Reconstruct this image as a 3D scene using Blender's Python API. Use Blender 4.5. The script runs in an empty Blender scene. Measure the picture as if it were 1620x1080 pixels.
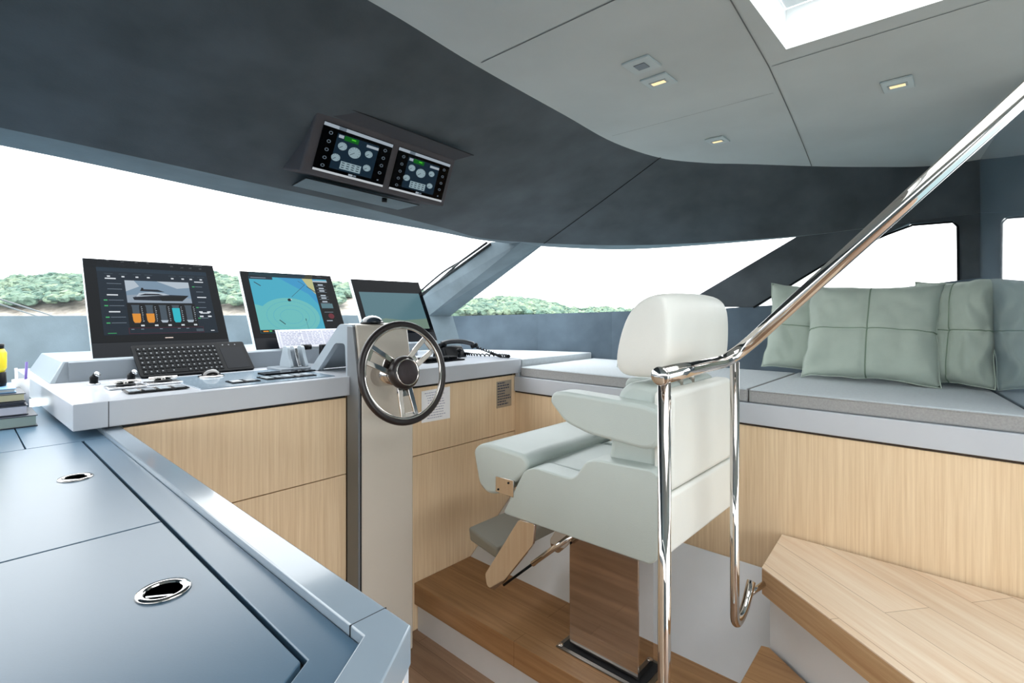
import bpy, bmesh, math, random
from mathutils import Vector, Matrix, noise
random.seed(7)
C = bpy.context.scene
COL = C.collection
XS = 2.17                      # settee front
H = 1.51                       # eye height above the lower floor; all numbers below are relative to the eye height
CA, SA = 0.7381, 0.6747        # starboard = +X, forward = +Y; the view direction is (CA, SA)

# ------------------------------------------------------------------ camera, sky, exposure
cd = bpy.data.cameras.new('camera'); cam = bpy.data.objects.new('camera', cd); COL.objects.link(cam)
cam.location = (0, 0, H)
cam.rotation_euler = (math.pi/2, 0, math.atan2(SA, CA) - math.pi/2)
cd.sensor_width = 36; cd.lens = 36*809/1620
cd.shift_y = -47/1620
cd.clip_start = 0.02; cd.clip_end = 3000
C.camera = cam
w = bpy.data.worlds.new('world'); C.world = w; w.use_nodes = True
wn = w.node_tree; wn.nodes.clear()
bg = wn.nodes.new('ShaderNodeBackground'); wo = wn.nodes.new('ShaderNodeOutputWorld')
tc = wn.nodes.new('ShaderNodeTexCoord'); nz = wn.nodes.new('ShaderNodeTexNoise'); cr = wn.nodes.new('ShaderNodeValToRGB')
mp = wn.nodes.new('ShaderNodeMapping'); mp.inputs['Scale'].default_value = (1.5, 1.5, 6)
nz.inputs['Scale'].default_value = 1.6; nz.inputs['Detail'].default_value = 5
cr.color_ramp.elements[0].position = .35; cr.color_ramp.elements[0].color = (.88, .95, 1.0, 1)
cr.color_ramp.elements[1].position = .62; cr.color_ramp.elements[1].color = (1.0, 1.0, .98, 1)
wn.links.new(tc.outputs['Generated'], mp.inputs['Vector']); wn.links.new(mp.outputs[0], nz.inputs['Vector'])
wn.links.new(nz.outputs['Fac'], cr.inputs['Fac']); wn.links.new(cr.outputs[0], bg.inputs['Color'])
bg.inputs['Strength'].default_value = 1.0
wn.links.new(bg.outputs[0], wo.inputs['Surface'])
C.view_settings.view_transform = 'Standard'; C.view_settings.look = 'None'
C.view_settings.gamma = 1; C.view_settings.exposure = 2.4
C.view_settings.use_curve_mapping = False
C.cycles.max_bounces = 12; C.cycles.diffuse_bounces = 6; C.cycles.transparent_max_bounces = 12
C.cycles.use_denoising = True

# ------------------------------------------------------------------ surveying: a sight line met with a known plane
def PT(px, py, x=None, y=None, z=None, d=None):
    t = (px-810)/809.; s = (493-py)/809.
    ax = CA+SA*t; ay = SA-CA*t
    if x is not None: d = x/ax
    elif y is not None: d = y/ay
    elif z is not None: d = z/s
    return Vector((d*ax, d*ay, d*s))

# ------------------------------------------------------------------ materials
MATS = {}
def s2l(c): return tuple(((v/255.)/12.92 if v/255. <= .04045 else ((v/255.+.055)/1.055)**2.4) for v in c)
def mat(name, rgb, rough=.5, metal=0, coat=0, emit=0, noise_amt=0, noise_scale=8, bump=0, bump_scale=60, sheen=0, spec=.5, stretch=None, trans=0):
    if name in MATS: return MATS[name]
    m = bpy.data.materials.new(name); m.use_nodes = True; nt = m.node_tree
    b = nt.nodes['Principled BSDF']; c = s2l(rgb)
    b.inputs['Base Color'].default_value = (*c, 1); b.inputs['Roughness'].default_value = rough
    b.inputs['Metallic'].default_value = metal; b.inputs['Coat Weight'].default_value = coat
    b.inputs['Coat Roughness'].default_value = .04
    b.inputs['Specular IOR Level'].default_value = spec
    b.inputs['Sheen Weight'].default_value = sheen
    t = nt.nodes.new('ShaderNodeTexCoord'); mpn = nt.nodes.new('ShaderNodeMapping')
    nt.links.new(t.outputs['Object'], mpn.inputs['Vector'])
    if stretch: mpn.inputs['Scale'].default_value = stretch
    n = nt.nodes.new('ShaderNodeTexNoise'); n.inputs['Scale'].default_value = noise_scale; n.inputs['Detail'].default_value = 6
    nt.links.new(mpn.outputs[0], n.inputs['Vector'])
    r = nt.nodes.new('ShaderNodeValToRGB')
    a = noise_amt or .02
    r.color_ramp.elements[0].position = .3; r.color_ramp.elements[1].position = .7
    r.color_ramp.elements[0].color = tuple(max(0, v*(1-a)) for v in c)+(1,)
    r.color_ramp.elements[1].color = tuple(min(1, v*(1+a)) for v in c)+(1,)
    nt.links.new(n.outputs['Fac'], r.inputs['Fac']); nt.links.new(r.outputs[0], b.inputs['Base Color'])
    if bump:
        n2 = nt.nodes.new('ShaderNodeTexNoise'); n2.inputs['Scale'].default_value = bump_scale; n2.inputs['Detail'].default_value = 4
        nt.links.new(mpn.outputs[0], n2.inputs['Vector'])
        bp = nt.nodes.new('ShaderNodeBump'); bp.inputs['Strength'].default_value = bump; bp.inputs['Distance'].default_value = .002
        nt.links.new(n2.outputs['Fac'], bp.inputs['Height']); nt.links.new(bp.outputs[0], b.inputs['Normal'])
    if emit:
        nt.links.new(r.outputs[0], b.inputs['Emission Color']); b.inputs['Emission Strength'].default_value = emit
    MATS[name] = m; return m
def wood(name, c0, c1, stretch, rough=.45, coat=0, planks=None, fine=1.0):
    m = bpy.data.materials.new(name); m.use_nodes = True; nt = m.node_tree; b = nt.nodes['Principled BSDF']
    b.inputs['Roughness'].default_value = rough; b.inputs['Coat Weight'].default_value = coat; b.inputs['Coat Roughness'].default_value = .15
    t = nt.nodes.new('ShaderNodeTexCoord'); mp_ = nt.nodes.new('ShaderNodeMapping'); mp_.inputs['Scale'].default_value = stretch
    rt = nt.nodes.new('ShaderNodeMapping'); rt.inputs['Rotation'].default_value = (0, 0, -planks[0] if planks else 0)
    nt.links.new(t.outputs['Object'], rt.inputs['Vector']); nt.links.new(rt.outputs[0], mp_.inputs['Vector'])
    n = nt.nodes.new('ShaderNodeTexNoise'); n.inputs['Scale'].default_value = 1.0*fine; n.inputs['Detail'].default_value = 8; n.inputs['Roughness'].default_value = .65
    n.inputs['Distortion'].default_value = .25
    nt.links.new(mp_.outputs[0], n.inputs['Vector'])
    r = nt.nodes.new('ShaderNodeValToRGB'); r.color_ramp.elements[0].position = .3; r.color_ramp.elements[1].position = .68
    r.color_ramp.elements[0].color = (*s2l(c0), 1); r.color_ramp.elements[1].color = (*s2l(c1), 1)
    nt.links.new(n.outputs['Fac'], r.inputs['Fac']); out = r.outputs[0]
    if planks:
        ang, wd, ln, amt = planks
        m2 = rt
        br = nt.nodes.new('ShaderNodeTexBrick'); br.inputs['Scale'].default_value = 1
        br.inputs['Brick Width'].default_value = ln; br.inputs['Row Height'].default_value = wd
        br.inputs['Mortar Size'].default_value = .0012; br.inputs['Mortar Smooth'].default_value = .2
        br.inputs['Color1'].default_value = (1, 1, 1, 1); br.inputs['Color2'].default_value = (1-amt, 1-amt, 1-amt*1.1, 1)
        br.inputs['Mortar'].default_value = (.55, .48, .42, 1)
        nt.links.new(m2.outputs[0], br.inputs['Vector'])
        mx = nt.nodes.new('ShaderNodeMix'); mx.data_type = 'RGBA'; mx.blend_type = 'MULTIPLY'; mx.inputs['Factor'].default_value = 1
        nt.links.new(out, mx.inputs['A']); nt.links.new(br.outputs['Color'], mx.inputs['B']); out = mx.outputs['Result']
    nt.links.new(out, b.inputs['Base Color'])
    bp = nt.nodes.new('ShaderNodeBump'); bp.inputs['Strength'].default_value = .12; bp.inputs['Distance'].default_value = .001
    nt.links.new(n.outputs['Fac'], bp.inputs['Height']); nt.links.new(bp.outputs[0], b.inputs['Normal'])
    MATS[name] = m; return m
def glassmat(name, tint=(1, 1, 1), refl=.08):
    m = bpy.data.materials.new(name); m.use_nodes = True; nt = m.node_tree; nt.nodes.clear()
    o = nt.nodes.new('ShaderNodeOutputMaterial'); tr = nt.nodes.new('ShaderNodeBsdfTransparent'); g = nt.nodes.new('ShaderNodeBsdfGlossy')
    g.inputs['Roughness'].default_value = .02; tr.inputs['Color'].default_value = (*tint, 1)
    mx = nt.nodes.new('ShaderNodeMixShader'); fr = nt.nodes.new('ShaderNodeFresnel'); fr.inputs['IOR'].default_value = 1.3
    ml = nt.nodes.new('ShaderNodeMath'); ml.operation = 'MULTIPLY'; ml.inputs[1].default_value = refl*8
    nt.links.new(fr.outputs[0], ml.inputs[0]); nt.links.new(ml.outputs[0], mx.inputs[0])
    nt.links.new(tr.outputs[0], mx.inputs[1]); nt.links.new(g.outputs[0], mx.inputs[2]); nt.links.new(mx.outputs[0], o.inputs['Surface'])
    MATS[name] = m; return m

VENEER = wood('veneer', (216, 186, 148), (238, 214, 180), (130, 130, 2.5), rough=.42)
VENEERX = wood('veneer_pale', (222, 200, 175), (238, 222, 202), (110, 110, 2.2), rough=.35)
OAK = wood('oak', (146, 106, 70), (182, 142, 100), (1.6, 30, 30), rough=.42, planks=(math.pi/2, .14, 1.3, .10))
OAKF = wood('oak_floor', (138, 108, 86), (172, 140, 114), (1.8, 26, 26), rough=.45, planks=(math.pi/2, .12, 1.1, .16))
OAKL = wood('oak_landing_lit', (222, 192, 162), (242, 224, 202), (1.8, 30, 30), rough=.35, planks=(math.radians(52.4), .15, 1.4, .10))  # oak made paler, so the landing's skylight is in the colour
OAKN = wood('oak_edge', (176, 138, 98), (204, 170, 130), (3, 3, 90), rough=.45)
SUEDE = mat('suede_charcoal', (82, 88, 93), .85, noise_amt=.24, noise_scale=5, bump=.2, bump_scale=150, sheen=.15, spec=.2)
SUEDEM = mat('suede_grey', (108, 122, 130), .85, noise_amt=.16, noise_scale=6, bump=.2, bump_scale=150, sheen=.15, spec=.2)
PODM = mat('suede_pod', (88, 84, 88), .8, noise_amt=.08, noise_scale=10, bump=.15, bump_scale=150, spec=.2)
CEIL = mat('ceiling_leatherette', (200, 207, 208), .7, noise_amt=.06, noise_scale=3, bump=.08, bump_scale=200, spec=.25)
DARKGAP = mat('dark_gap', (22, 24, 28), .8)
WHITEL = mat('white_lacquer', (192, 196, 203), .2, spec=.35)
WHITES = mat('white_satin', (222, 225, 230), .3)
COUNTER = mat('blue_grey_lacquer', (80, 108, 130), .3, noise_amt=.02, bump=.03, bump_scale=400)
RIM = mat('counter_rim_lacquer', (148, 162, 174), .12, coat=.1)
GREYL = mat('grey_lacquer', (150, 160, 168), .3)
GREYD = mat('grey_panel', (112, 120, 128), .4)
LEATH = mat('pale_leather', (180, 189, 185), .45, noise_amt=.02, bump=.25, bump_scale=350)
LEATH_LIT = mat('pale_leather_lit', (222, 222, 216), .45, noise_amt=.02, bump=.25, bump_scale=350)  # same chair leather, lightened on back and headrest for light from aft
LEATHG = mat('footrest_leather', (128, 124, 112), .5, bump=.25, bump_scale=350)
CREAM = mat('pedestal_champagne', (204, 196, 184), .3, coat=.2, noise_amt=.01)
STEEL = mat('polished_steel', (206, 200, 195), .04, metal=1, noise_amt=.01)
STEELB = mat('brushed_steel', (200, 202, 205), .25, metal=1)
BLACKL = mat('black_leather', (34, 27, 27), .35, bump=.1, bump_scale=300)
BLACKP = mat('black_plastic', (13, 15, 18), .4, spec=.12)
BLACKG = mat('black_glass', (4, 6, 9), .12, spec=.06)
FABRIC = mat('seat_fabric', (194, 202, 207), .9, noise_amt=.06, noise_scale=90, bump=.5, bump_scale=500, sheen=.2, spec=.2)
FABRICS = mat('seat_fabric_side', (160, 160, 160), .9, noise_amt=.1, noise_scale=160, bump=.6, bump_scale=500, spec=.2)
PILLOW = mat('pillow_sage', (180, 192, 180), .85, noise_amt=.05, noise_scale=12, bump=.3, bump_scale=400, sheen=.2, spec=.2)
PILLOWT = mat('pillow_seam', (128, 146, 128), .85)
GLOSSG = mat('grey_gloss_panel', (118, 136, 150), .05, coat=.8)
GLASS = glassmat('window_glass', refl=.012)
PAPER = mat('paper', (246, 246, 248), .7)
INK = mat('ink', (70, 75, 90), .7)
SEADECK = mat('sea', (90, 120, 128), .15, noise_amt=.1, noise_scale=.05, bump=.3, bump_scale=.5)

# ------------------------------------------------------------------ mesh builder
class MB:
    def __init__(s): s.v = []; s.f = []; s.m = []; s.uvlayer = None
    def poly(s, pts, mi=0):
        b = len(s.v); s.v += [Vector(p) for p in pts]; s.f.append(list(range(b, b+len(pts)))); s.m.append(mi); return s
    def prism(s, pts, off, mi=0, capm=None):
        off = Vector(off); n = len(pts); b = len(s.v)
        s.v += [Vector(p) for p in pts]+[Vector(p)+off for p in pts]
        cm = mi if capm is None else capm
        s.f.append(list(range(b, b+n))); s.m.append(cm)
        s.f.append(list(range(b+2*n-1, b+n-1, -1))); s.m.append(cm)
        for i in range(n):
            j = (i+1) % n; s.f.append([b+i, b+n+i, b+n+j, b+j]); s.m.append(mi)
        return s
    def hexa(s, lo, hi, mi=0):                       # two quads joined
        b = len(s.v); s.v += [Vector(p) for p in lo]+[Vector(p) for p in hi]
        n = len(lo)
        s.f.append(list(range(b, b+n))); s.m.append(mi); s.f.append(list(range(b+2*n-1, b+n-1, -1))); s.m.append(mi)
        for i in range(n):
            j = (i+1) % n; s.f.append([b+i, b+n+i, b+n+j, b+j]); s.m.append(mi)
        return s
    def box(s, x0, x1, y0, y1, z0, z1, mi=0):
        return s.prism([(x0, y0, z0), (x1, y0, z0), (x1, y1, z0), (x0, y1, z0)], (0, 0, z1-z0), mi)
    def tube(s, pts, r, n=16, cap=True, mi=0, closed=False):
        pts = [Vector(p) for p in pts]; N = len(pts)
        rs = r if isinstance(r, (list, tuple)) else [r]*N
        b = len(s.v); up = None
        for i, p in enumerate(pts):
            if closed: t = pts[(i+1) % N]-pts[i-1]
            else: t = (pts[min(i+1, N-1)]-pts[max(i-1, 0)])
            t.normalize()
            if up is None:
                up = Vector((0, 0, 1)) if abs(t.z) < .9 else Vector((1, 0, 0))
            a = up-t*up.dot(t)
            if a.length < 1e-6: a = Vector((0, 1, 0))-t*t.y
            a.normalize(); up = a; c = t.cross(a)
            for k in range(n):
                an = 2*math.pi*k/n; s.v.append(p+(a*math.cos(an)+c*math.sin(an))*rs[i])
        for i in range(N if closed else N-1):
            i2 = (i+1) % N
            for k in range(n):
                k2 = (k+1) % n
                s.f.append([b+i*n+k, b+i*n+k2, b+i2*n+k2, b+i2*n+k]); s.m.append(mi)
        if cap and not closed:
            s.f.append([b+k for k in range(n)][::-1]); s.m.append(mi); s.f.append([b+(N-1)*n+k for k in range(n)]); s.m.append(mi)
        return s
    def lathe(s, prof, origin, axis, n=32, mi=0):     # prof: (radius, height)
        origin = Vector(origin); ax = Vector(axis).normalized()
        a = ax.orthogonal().normalized(); c = ax.cross(a); b = len(s.v)
        for r, h in prof:
            for k in range(n):
                an = 2*math.pi*k/n; s.v.append(origin+ax*h+(a*math.cos(an)+c*math.sin(an))*r)
        for i in range(len(prof)-1):
            for k in range(n):
                k2 = (k+1) % n; s.f.append([b+i*n+k, b+i*n+k2, b+(i+1)*n+k2, b+(i+1)*n+k]); s.m.append(mi)
        for e, rev in ((0, True), (len(prof)-1, False)):
            if prof[e][0] > 1e-4:
                l = [b+e*n+k for k in range(n)]; s.f.append(l[::-1] if rev else l); s.m.append(mi)
        return s
    def grid(s, rows, mi=0):
        b = len(s.v); n = len(rows[0])
        for r in rows: s.v += [Vector(p) for p in r]
        for i in range(len(rows)-1):
            for j in range(n-1):
                s.f.append([b+i*n+j, b+i*n+j+1, b+(i+1)*n+j+1, b+(i+1)*n+j]); s.m.append(mi)
        return s
    def build(s, name, mats, parent=None, bevel=0, seg=2, smooth=False, sub=0, origin=None, weld=False, angle=35):
        me = bpy.data.meshes.new(name)
        o = Vector((0, 0, 0))
        if parent is not None: o = Vector(parent['_o'])
        elif origin is not None: o = Vector(origin)
        elif s.v:
            xs = [v.x for v in s.v]; ys = [v.y for v in s.v]; zs = [v.z for v in s.v]
            o = Vector(((min(xs)+max(xs))/2, (min(ys)+max(ys))/2, min(zs)))
        me.from_pydata([tuple(v-o) for v in s.v], [], s.f)
        if not isinstance(mats, (list, tuple)): mats = [mats]
        for m_ in mats: me.materials.append(m_)
        for p, mi in zip(me.polygons, s.m): p.material_index = mi
        bm = bmesh.new(); bm.from_mesh(me)
        if weld: bmesh.ops.remove_doubles(bm, verts=bm.verts, dist=1e-5)
        bmesh.ops.recalc_face_normals(bm, faces=bm.faces); bm.to_mesh(me); bm.free()
        ob = bpy.data.objects.new(name, me); COL.objects.link(ob)
        if parent is not None:
            ob.parent = parent
            ob['_o'] = tuple(o)
        else: ob.location = o; ob['_o'] = tuple(o)
        if bevel:
            md = ob.modifiers.new('bevel', 'BEVEL'); md.width = bevel; md.segments = seg; md.limit_method = 'ANGLE'; md.angle_limit = math.radians(angle)
            md.use_clamp_overlap = True
        if sub:
            md = ob.modifiers.new('sub', 'SUBSURF'); md.levels = sub; md.render_levels = sub
        if smooth or bevel or sub:
            for p in me.polygons: p.use_smooth = True
            if not sub and not smooth:
                me.set_sharp_from_angle(angle=math.radians(40)) if hasattr(me, 'set_sharp_from_angle') else None
        return ob
TOP = []
def thing(name, label, cat, loc, group=None):
    o = bpy.data.objects.new(name, None); COL.objects.link(o); o.empty_display_size = .05
    o.location = loc; o['_o'] = tuple(loc); o['label'] = label; o['category'] = cat
    if group: o['group'] = group
    return o
def tag(o, label, cat, group=None, kind=None):
    o['label'] = label; o['category'] = cat
    if group: o['group'] = group
    if kind: o['kind'] = kind
    return o
def struct(o, label=None):
    o['kind'] = 'structure'
    if label: o['label'] = label
    return o
def smoothpath(pts, k=8):
    pts = [Vector(p) for p in pts]; out = []
    P = [pts[0]]+pts+[pts[-1]]
    for i in range(1, len(P)-2):
        p0, p1, p2, p3 = P[i-1:i+3]
        for j in range(k):
            t = j/k
            out.append(.5*((2*p1)+(p2-p0)*t+(2*p0-5*p1+4*p2-p3)*t*t+(3*p1-p0-3*p2+p3)*t**3))
    out.append(pts[-1]); return out
def fillet(pts, r, k=8):
    pts = [Vector(p) for p in pts]; out = [pts[0]]
    for i in range(1, len(pts)-1):
        a, b, c = pts[i-1], pts[i], pts[i+1]
        rr = min(r, (a-b).length*.48, (c-b).length*.48)
        p = b+(a-b).normalized()*rr; q = b+(c-b).normalized()*rr
        for j in range(k+1):
            t = j/k; out.append(p*(1-t)**2+b*2*t*(1-t)+q*t*t)
    out.append(pts[-1]); return out
def roundpoly(pts, r, k=5):
    pts = [Vector(p) for p in pts]; n = len(pts); out = []
    for i in range(n):
        a, b, c = pts[i-1], pts[i], pts[(i+1) % n]
        ri = r[i] if isinstance(r, (list, tuple)) else r
        rr = min(ri, (a-b).length*.48, (c-b).length*.48)
        if rr < 1e-5: out.append(b); continue
        p = b+(a-b).normalized()*rr; q = b+(c-b).normalized()*rr
        for j in range(k+1):
            t = j/k; out.append(p*(1-t)**2+b*2*t*(1-t)+q*t*t)
    return out

# ================================================================== SETTING
# ---- floors
struct(MB().box(.351, 3.0, -2.6, 1.99, -1.60, -1.51).build('floor', OAKF))
PLAT = -1.28
o = MB().box(1.471, 2.17, -.6, 1.97, PLAT-.10, PLAT).build('floor_helm_platform', OAK, bevel=.002); struct(o)
o = MB().box(1.49, 2.17, -.6, 1.968, -1.51, PLAT-.101).build('trim_1', WHITES); struct(o)
# raised white boxes against the settee
o = MB().prism([(1.83, .525, PLAT), (2.178, .525, PLAT), (2.178, .525, -1.02)], (0, 1.441, 0)).build('sloping_plinth', WHITES)
tag(o, 'white lacquered sloping plinth running along the foot of the settee', 'plinth')

# ---- ceiling
def zc(x): return .72-.05*max(0, (x-1.8)/1.2)**2
EC = [(-1.9, .9), (-1.0, .96), (-.4, .985), (.2, 1.0), (.665, 1.023), (1.03, 1.066), (1.51, 1.10), (1.9, 1.125), (2.21, 1.075), (2.40, .95), (2.52, .82), (2.745, .575), (2.90, .37), (3.03, .148)]
def smooth_eval(x, pts):
    x = max(x, pts[0][0])
    for i in range(len(pts)-1):
        if pts[i][0] <= x <= pts[i+1][0]:
            x0, y0 = pts[i]; x1, y1 = pts[i+1]
            m0 = (pts[i+1][1]-pts[max(0, i-1)][1])/(pts[i+1][0]-pts[max(0, i-1)][0])
            m1 = (pts[min(len(pts)-1, i+2)][1]-pts[i][1])/(pts[min(len(pts)-1, i+2)][0]-pts[i][0])
            h = x1-x0; t = (x-x0)/h
            return (2*t**3-3*t*t+1)*y0+(t**3-2*t*t+t)*h*m0+(-2*t**3+3*t*t)*y1+(t**3-t*t)*h*m1
    return pts[-1][1]
SKX0, SKX1, SKY0, SKY1 = .45, 1.545, -.75, .392
xs = sorted(set([round(-1.9+.07*i, 4) for i in range(71)]+[SKX0, SKX1, 3.03]+[p[0] for p in EC]))
xs = [x for x in xs if x <= 3.0301]+[3.07]
mb = MB()
for a, b_ in zip(xs[:-1], xs[1:]):
    ya, yb = smooth_eval(a-.03, EC)+.045, smooth_eval(b_-.03, EC)+.045
    def q(y0a, y0b, y1a, y1b): mb.poly([(a, y0a, zc(a)), (b_, y0b, zc(b_)), (b_, y1b, zc(b_)), (a, y1a, zc(a))])
    if a >= SKX0-1e-6 and b_ <= SKX1+1e-6:
        q(-2.6, -2.6, SKY0, SKY0); q(SKY1, SKY1, ya, yb)
    else: q(-2.6, -2.6, ya, yb)
ce = mb.build('ceiling', CEIL, smooth=True, weld=True); struct(ce)
# thickness above, hatch well
mb = MB()
W = .012
for (x0, x1, y0, y1) in ((SKX0-W, SKX0, SKY0-W, SKY1+W), (SKX1, SKX1+W, SKY0-W, SKY1+W), (SKX0, SKX1, SKY0-W, SKY0), (SKX0, SKX1, SKY1, SKY1+W)):
    mb.box(x0, x1, y0, y1, .7203, .83)
wl = mb.build('window_4', mat('hatch_white', (240, 243, 243), .4)); struct(wl)
f = MB()
for (x0, x1, y0, y1) in ((SKX0, SKX0+.03, SKY0, SKY1), (SKX1-.03, SKX1, SKY0, SKY1), (SKX0+.03, SKX1-.03, SKY0, SKY0+.03), (SKX0+.03, SKX1-.03, SKY1-.03, SKY1)):
    f.box(x0, x1, y0, y1, .832, .85)
f.build('hatch_frame', mat('hatch_frame', (215, 222, 226), .3), wl)
MB().box(SKX0+.03, SKX1-.03, SKY0+.03, SKY1-.03, .838, .844).build('pane', GLASS, wl)
MB().box(SKX1-.17, SKX1-.12, SKY1-.12, SKY1-.04, .80, .83).build('hatch_catch', STEELB, wl, bevel=.004)
# joints between ceiling panels
def joint(name, pts, wdt=.0035, dz=.0012):
    mb = MB(); pts = [Vector((p[0], p[1], zc(p[0])-dz)) for p in pts]
    for p, q_ in zip(pts[:-1], pts[1:]):
        t = (q_-p).normalized(); n = Vector((-t.y, t.x, 0))*wdt
        mb.poly([p+n, q_+n, q_-n, p-n])
    return struct(mb.build(name, mat('panel_joint', (110, 114, 116), .8)))
joint('trim_2', [(1.03, 1.062), (1.03, -1.2)], .002)
joint('trim_3', [(1.10, .415), (1.606, .455)]+[(x, .455+(x-1.606)*.115) for x in (1.8, 2.0, 2.2, 2.4, 2.6, 2.76)], .0016)
joint('trim_4', [(1.62, .45), (1.60, -1.2)], .0012)
joint('trim_5', [(1.82, 1.11), (1.82, .5)], .0008)

# ---- fascia over the windows
FP = [  # ceiling edge, lower edge, window head
 ((-1.9, .9), (-1.95, 1.70, .45), (-1.95, 1.80, .45)),
 ((-1.0, .96), (-1.0, 1.84, .48), (-1.0, 2.02, .48)),
 ((-.4, .985), (-.45, 1.88, .487), (-.45, 2.08, .487)),
 ((.2, 1.0), (.085, 1.897, .483), (.094, 2.1, .483)),
 ((.665, 1.023), (.733, 1.845, .442), (.843, 2.1, .441)),
 ((1.03, 1.066), (1.102, 1.876, .432), (1.228, 2.095, .430)),
 ((1.51, 1.10), (1.651, 1.978, .42), (1.757, 2.105, .42)),
 ((1.9, 1.125), (2.018, 2.06, .413), (2.08, 2.12, .413)),
 ((2.21, 1.075), (2.36, 1.90, .405), (2.49, 1.99, .405)),
 ((2.40, .95), (2.72, 1.585, .40), (2.90, 1.70, .40)),
 ((2.52, .82), (2.933, 1.188, .40), (3.04, 1.23, .40)),
 ((2.745, .575), (3.01, .711, .40), (3.05, .72, .40)),
 ((2.90, .37), (3.03, .45, .41), (3.05, .46, .41)),
 ((3.03, .148), (3.04, .20, .425), (3.05, .21, .425)),
 ((3.03, -.10), (3.04, -.10, .437), (3.05, -.10, .437)),
]
def dens(lst, k=6): return smoothpath(lst, k)
c_ = dens([(p[0][0], p[0][1], zc(p[0][0])) for p in FP]); l1 = dens([p[1] for p in FP]); l2 = dens([p[2] for p in FP])
rows = []
for a, b_, c2 in zip(c_, l1, l2):
    a = Vector(a); b_ = Vector(b_); c2 = Vector(c2); r = []
    for t in [i/8 for i in range(9)]:
        p = a.lerp(b_, t); p.z += .008*(1-t)**3; r.append(p)
    rows.append((r, b_, c2))
mb = MB(); mb.grid([r for r, _, _ in rows])
fas = mb.build('trim_6', SUEDE, smooth=True); struct(fas)
mb = MB()
mb.grid([[b_, b_.lerp(c2, .5), c2, c2+Vector((0, 0, .06))] for _, b_, c2 in rows])
struct(mb.build('trim_7', SUEDEM))
# seam lines of the fascia
def fline(px_pts, name):
    mb = MB()
    P_ = [Vector(p) for p in px_pts]
    mb.tube(P_, .0022, 6); return struct(mb.build(name, DARKGAP))
k8 = 8*6
fline([p-Vector((0, 0, .0015)) for p in rows[k8][0]], 'trim_8')

# ---- low wall under the windows (front, corner, starboard)
ST = [  # x,y bottom ; x,y top ; z top
 (-1.9, 2.9, -1.9, 2.95, -.02), (-1.0, 3.30, -1.0, 3.37, -.02), (.2, 3.38, .2, 3.45, -.02), (1.4, 3.30, 1.4, 3.37, -.022), (2.05, 3.14, 2.07, 3.22, -.025),
 (2.34, 2.93, 2.42, 3.06, -.03), (2.56, 2.78, 2.56, 2.95, -.033), (2.81, 2.32, 2.86, 2.36, -.017), (2.97, 1.81, 3.0, 1.83, 0),
 (3.03, 1.2, 3.05, 1.2, .015), (3.03, .7, 3.05, .7, .045), (3.0, .25, 3.03, .25, .118), (2.97, -.08, 3.0, -.08, .157)]
def wallpiece(name, st, m, thick=.05):
    mb = MB(); lo = []; 
    rows_ = []
    for i, s_ in enumerate(st):
        j0, j1 = max(0, i-1), min(len(st)-1, i+1)
        t = Vector((st[j1][2]-st[j0][2], st[j1][3]-st[j0][3], 0)).normalized(); n = Vector((-t.y, t.x, 0))
        b0 = Vector((s_[0], s_[1], -.42)); t0 = Vector((s_[2], s_[3], s_[4]))
        rows_.append([b0, t0, t0+n*thick, t0+n*thick+Vector((0, 0, -.02)), b0+n*thick*1.2])
    mb.grid(rows_); return struct(mb.build(name, m))
wallpiece('wall_front', ST[:6], SUEDEM)
wallpiece('wall_corner', ST[5:7], SUEDEM)
wallpiece('wall_starboard', ST[6:], mat('suede_side', (92, 106, 118), .85, noise_amt=.15, noise_scale=6, bump=.2, bump_scale=150, spec=.2))
# dark frame at the window foot
# ---- pillars
e1b, e2b, e3b = Vector((2.40, 3.48, -.03)), Vector((2.42, 3.06, -.03)), Vector((2.55, 2.97, -.033))
e1t, e2t, e3t = Vector((2.245, 2.228, .43)), Vector((2.247, 1.968, .415)), Vector((2.49, 1.99, .43))
e4b, e4t = Vector((2.52, 3.42, -.03)), Vector((2.45, 2.22, .43))
struct(MB().hexa([e1b, e2b, e3b, e4b], [e1t, e2t, e3t, e4t]).build('trim_9', [SUEDEM]))
mb = MB()
mb.tube([e1b+Vector((0, .004, .01)), e1t+Vector((0, .004, -.01))], .009, 8); struct(mb.build('trim_10', BLACKP))
def onx(px, py, x=3.045): return PT(px, py, x=x)
bp_ = [onx(1072, 485), onx(1110, 463), onx(1262, 373), onx(1455, 345), onx(1400, 371), onx(1325, 404), onx(1192, 486)]
struct(MB().prism(bp_, (.06, 0, 0)).build('trim_11', SUEDE, bevel=.003))
bp2 = [onx(1516, 450), onx(1516, 358), onx(1508, 349), onx(1440, 354), onx(1440, 340), onx(1554, 320), onx(1554, 445)]
struct(MB().prism(bp2, (.05, 0, 0)).build('trim_12', SUEDE, bevel=.002))
mb = MB(); rp = [onx(1192, 486, 3.04), onx(1325, 406, 3.04), onx(1400, 372, 3.04), onx(1444, 356, 3.04), onx(1507, 351, 3.04), onx(1515, 358, 3.04), onx(1516, 444, 3.04)]
mb.tube(rp, .005, 8); struct(mb.build('trim_13', BLACKP))
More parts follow.
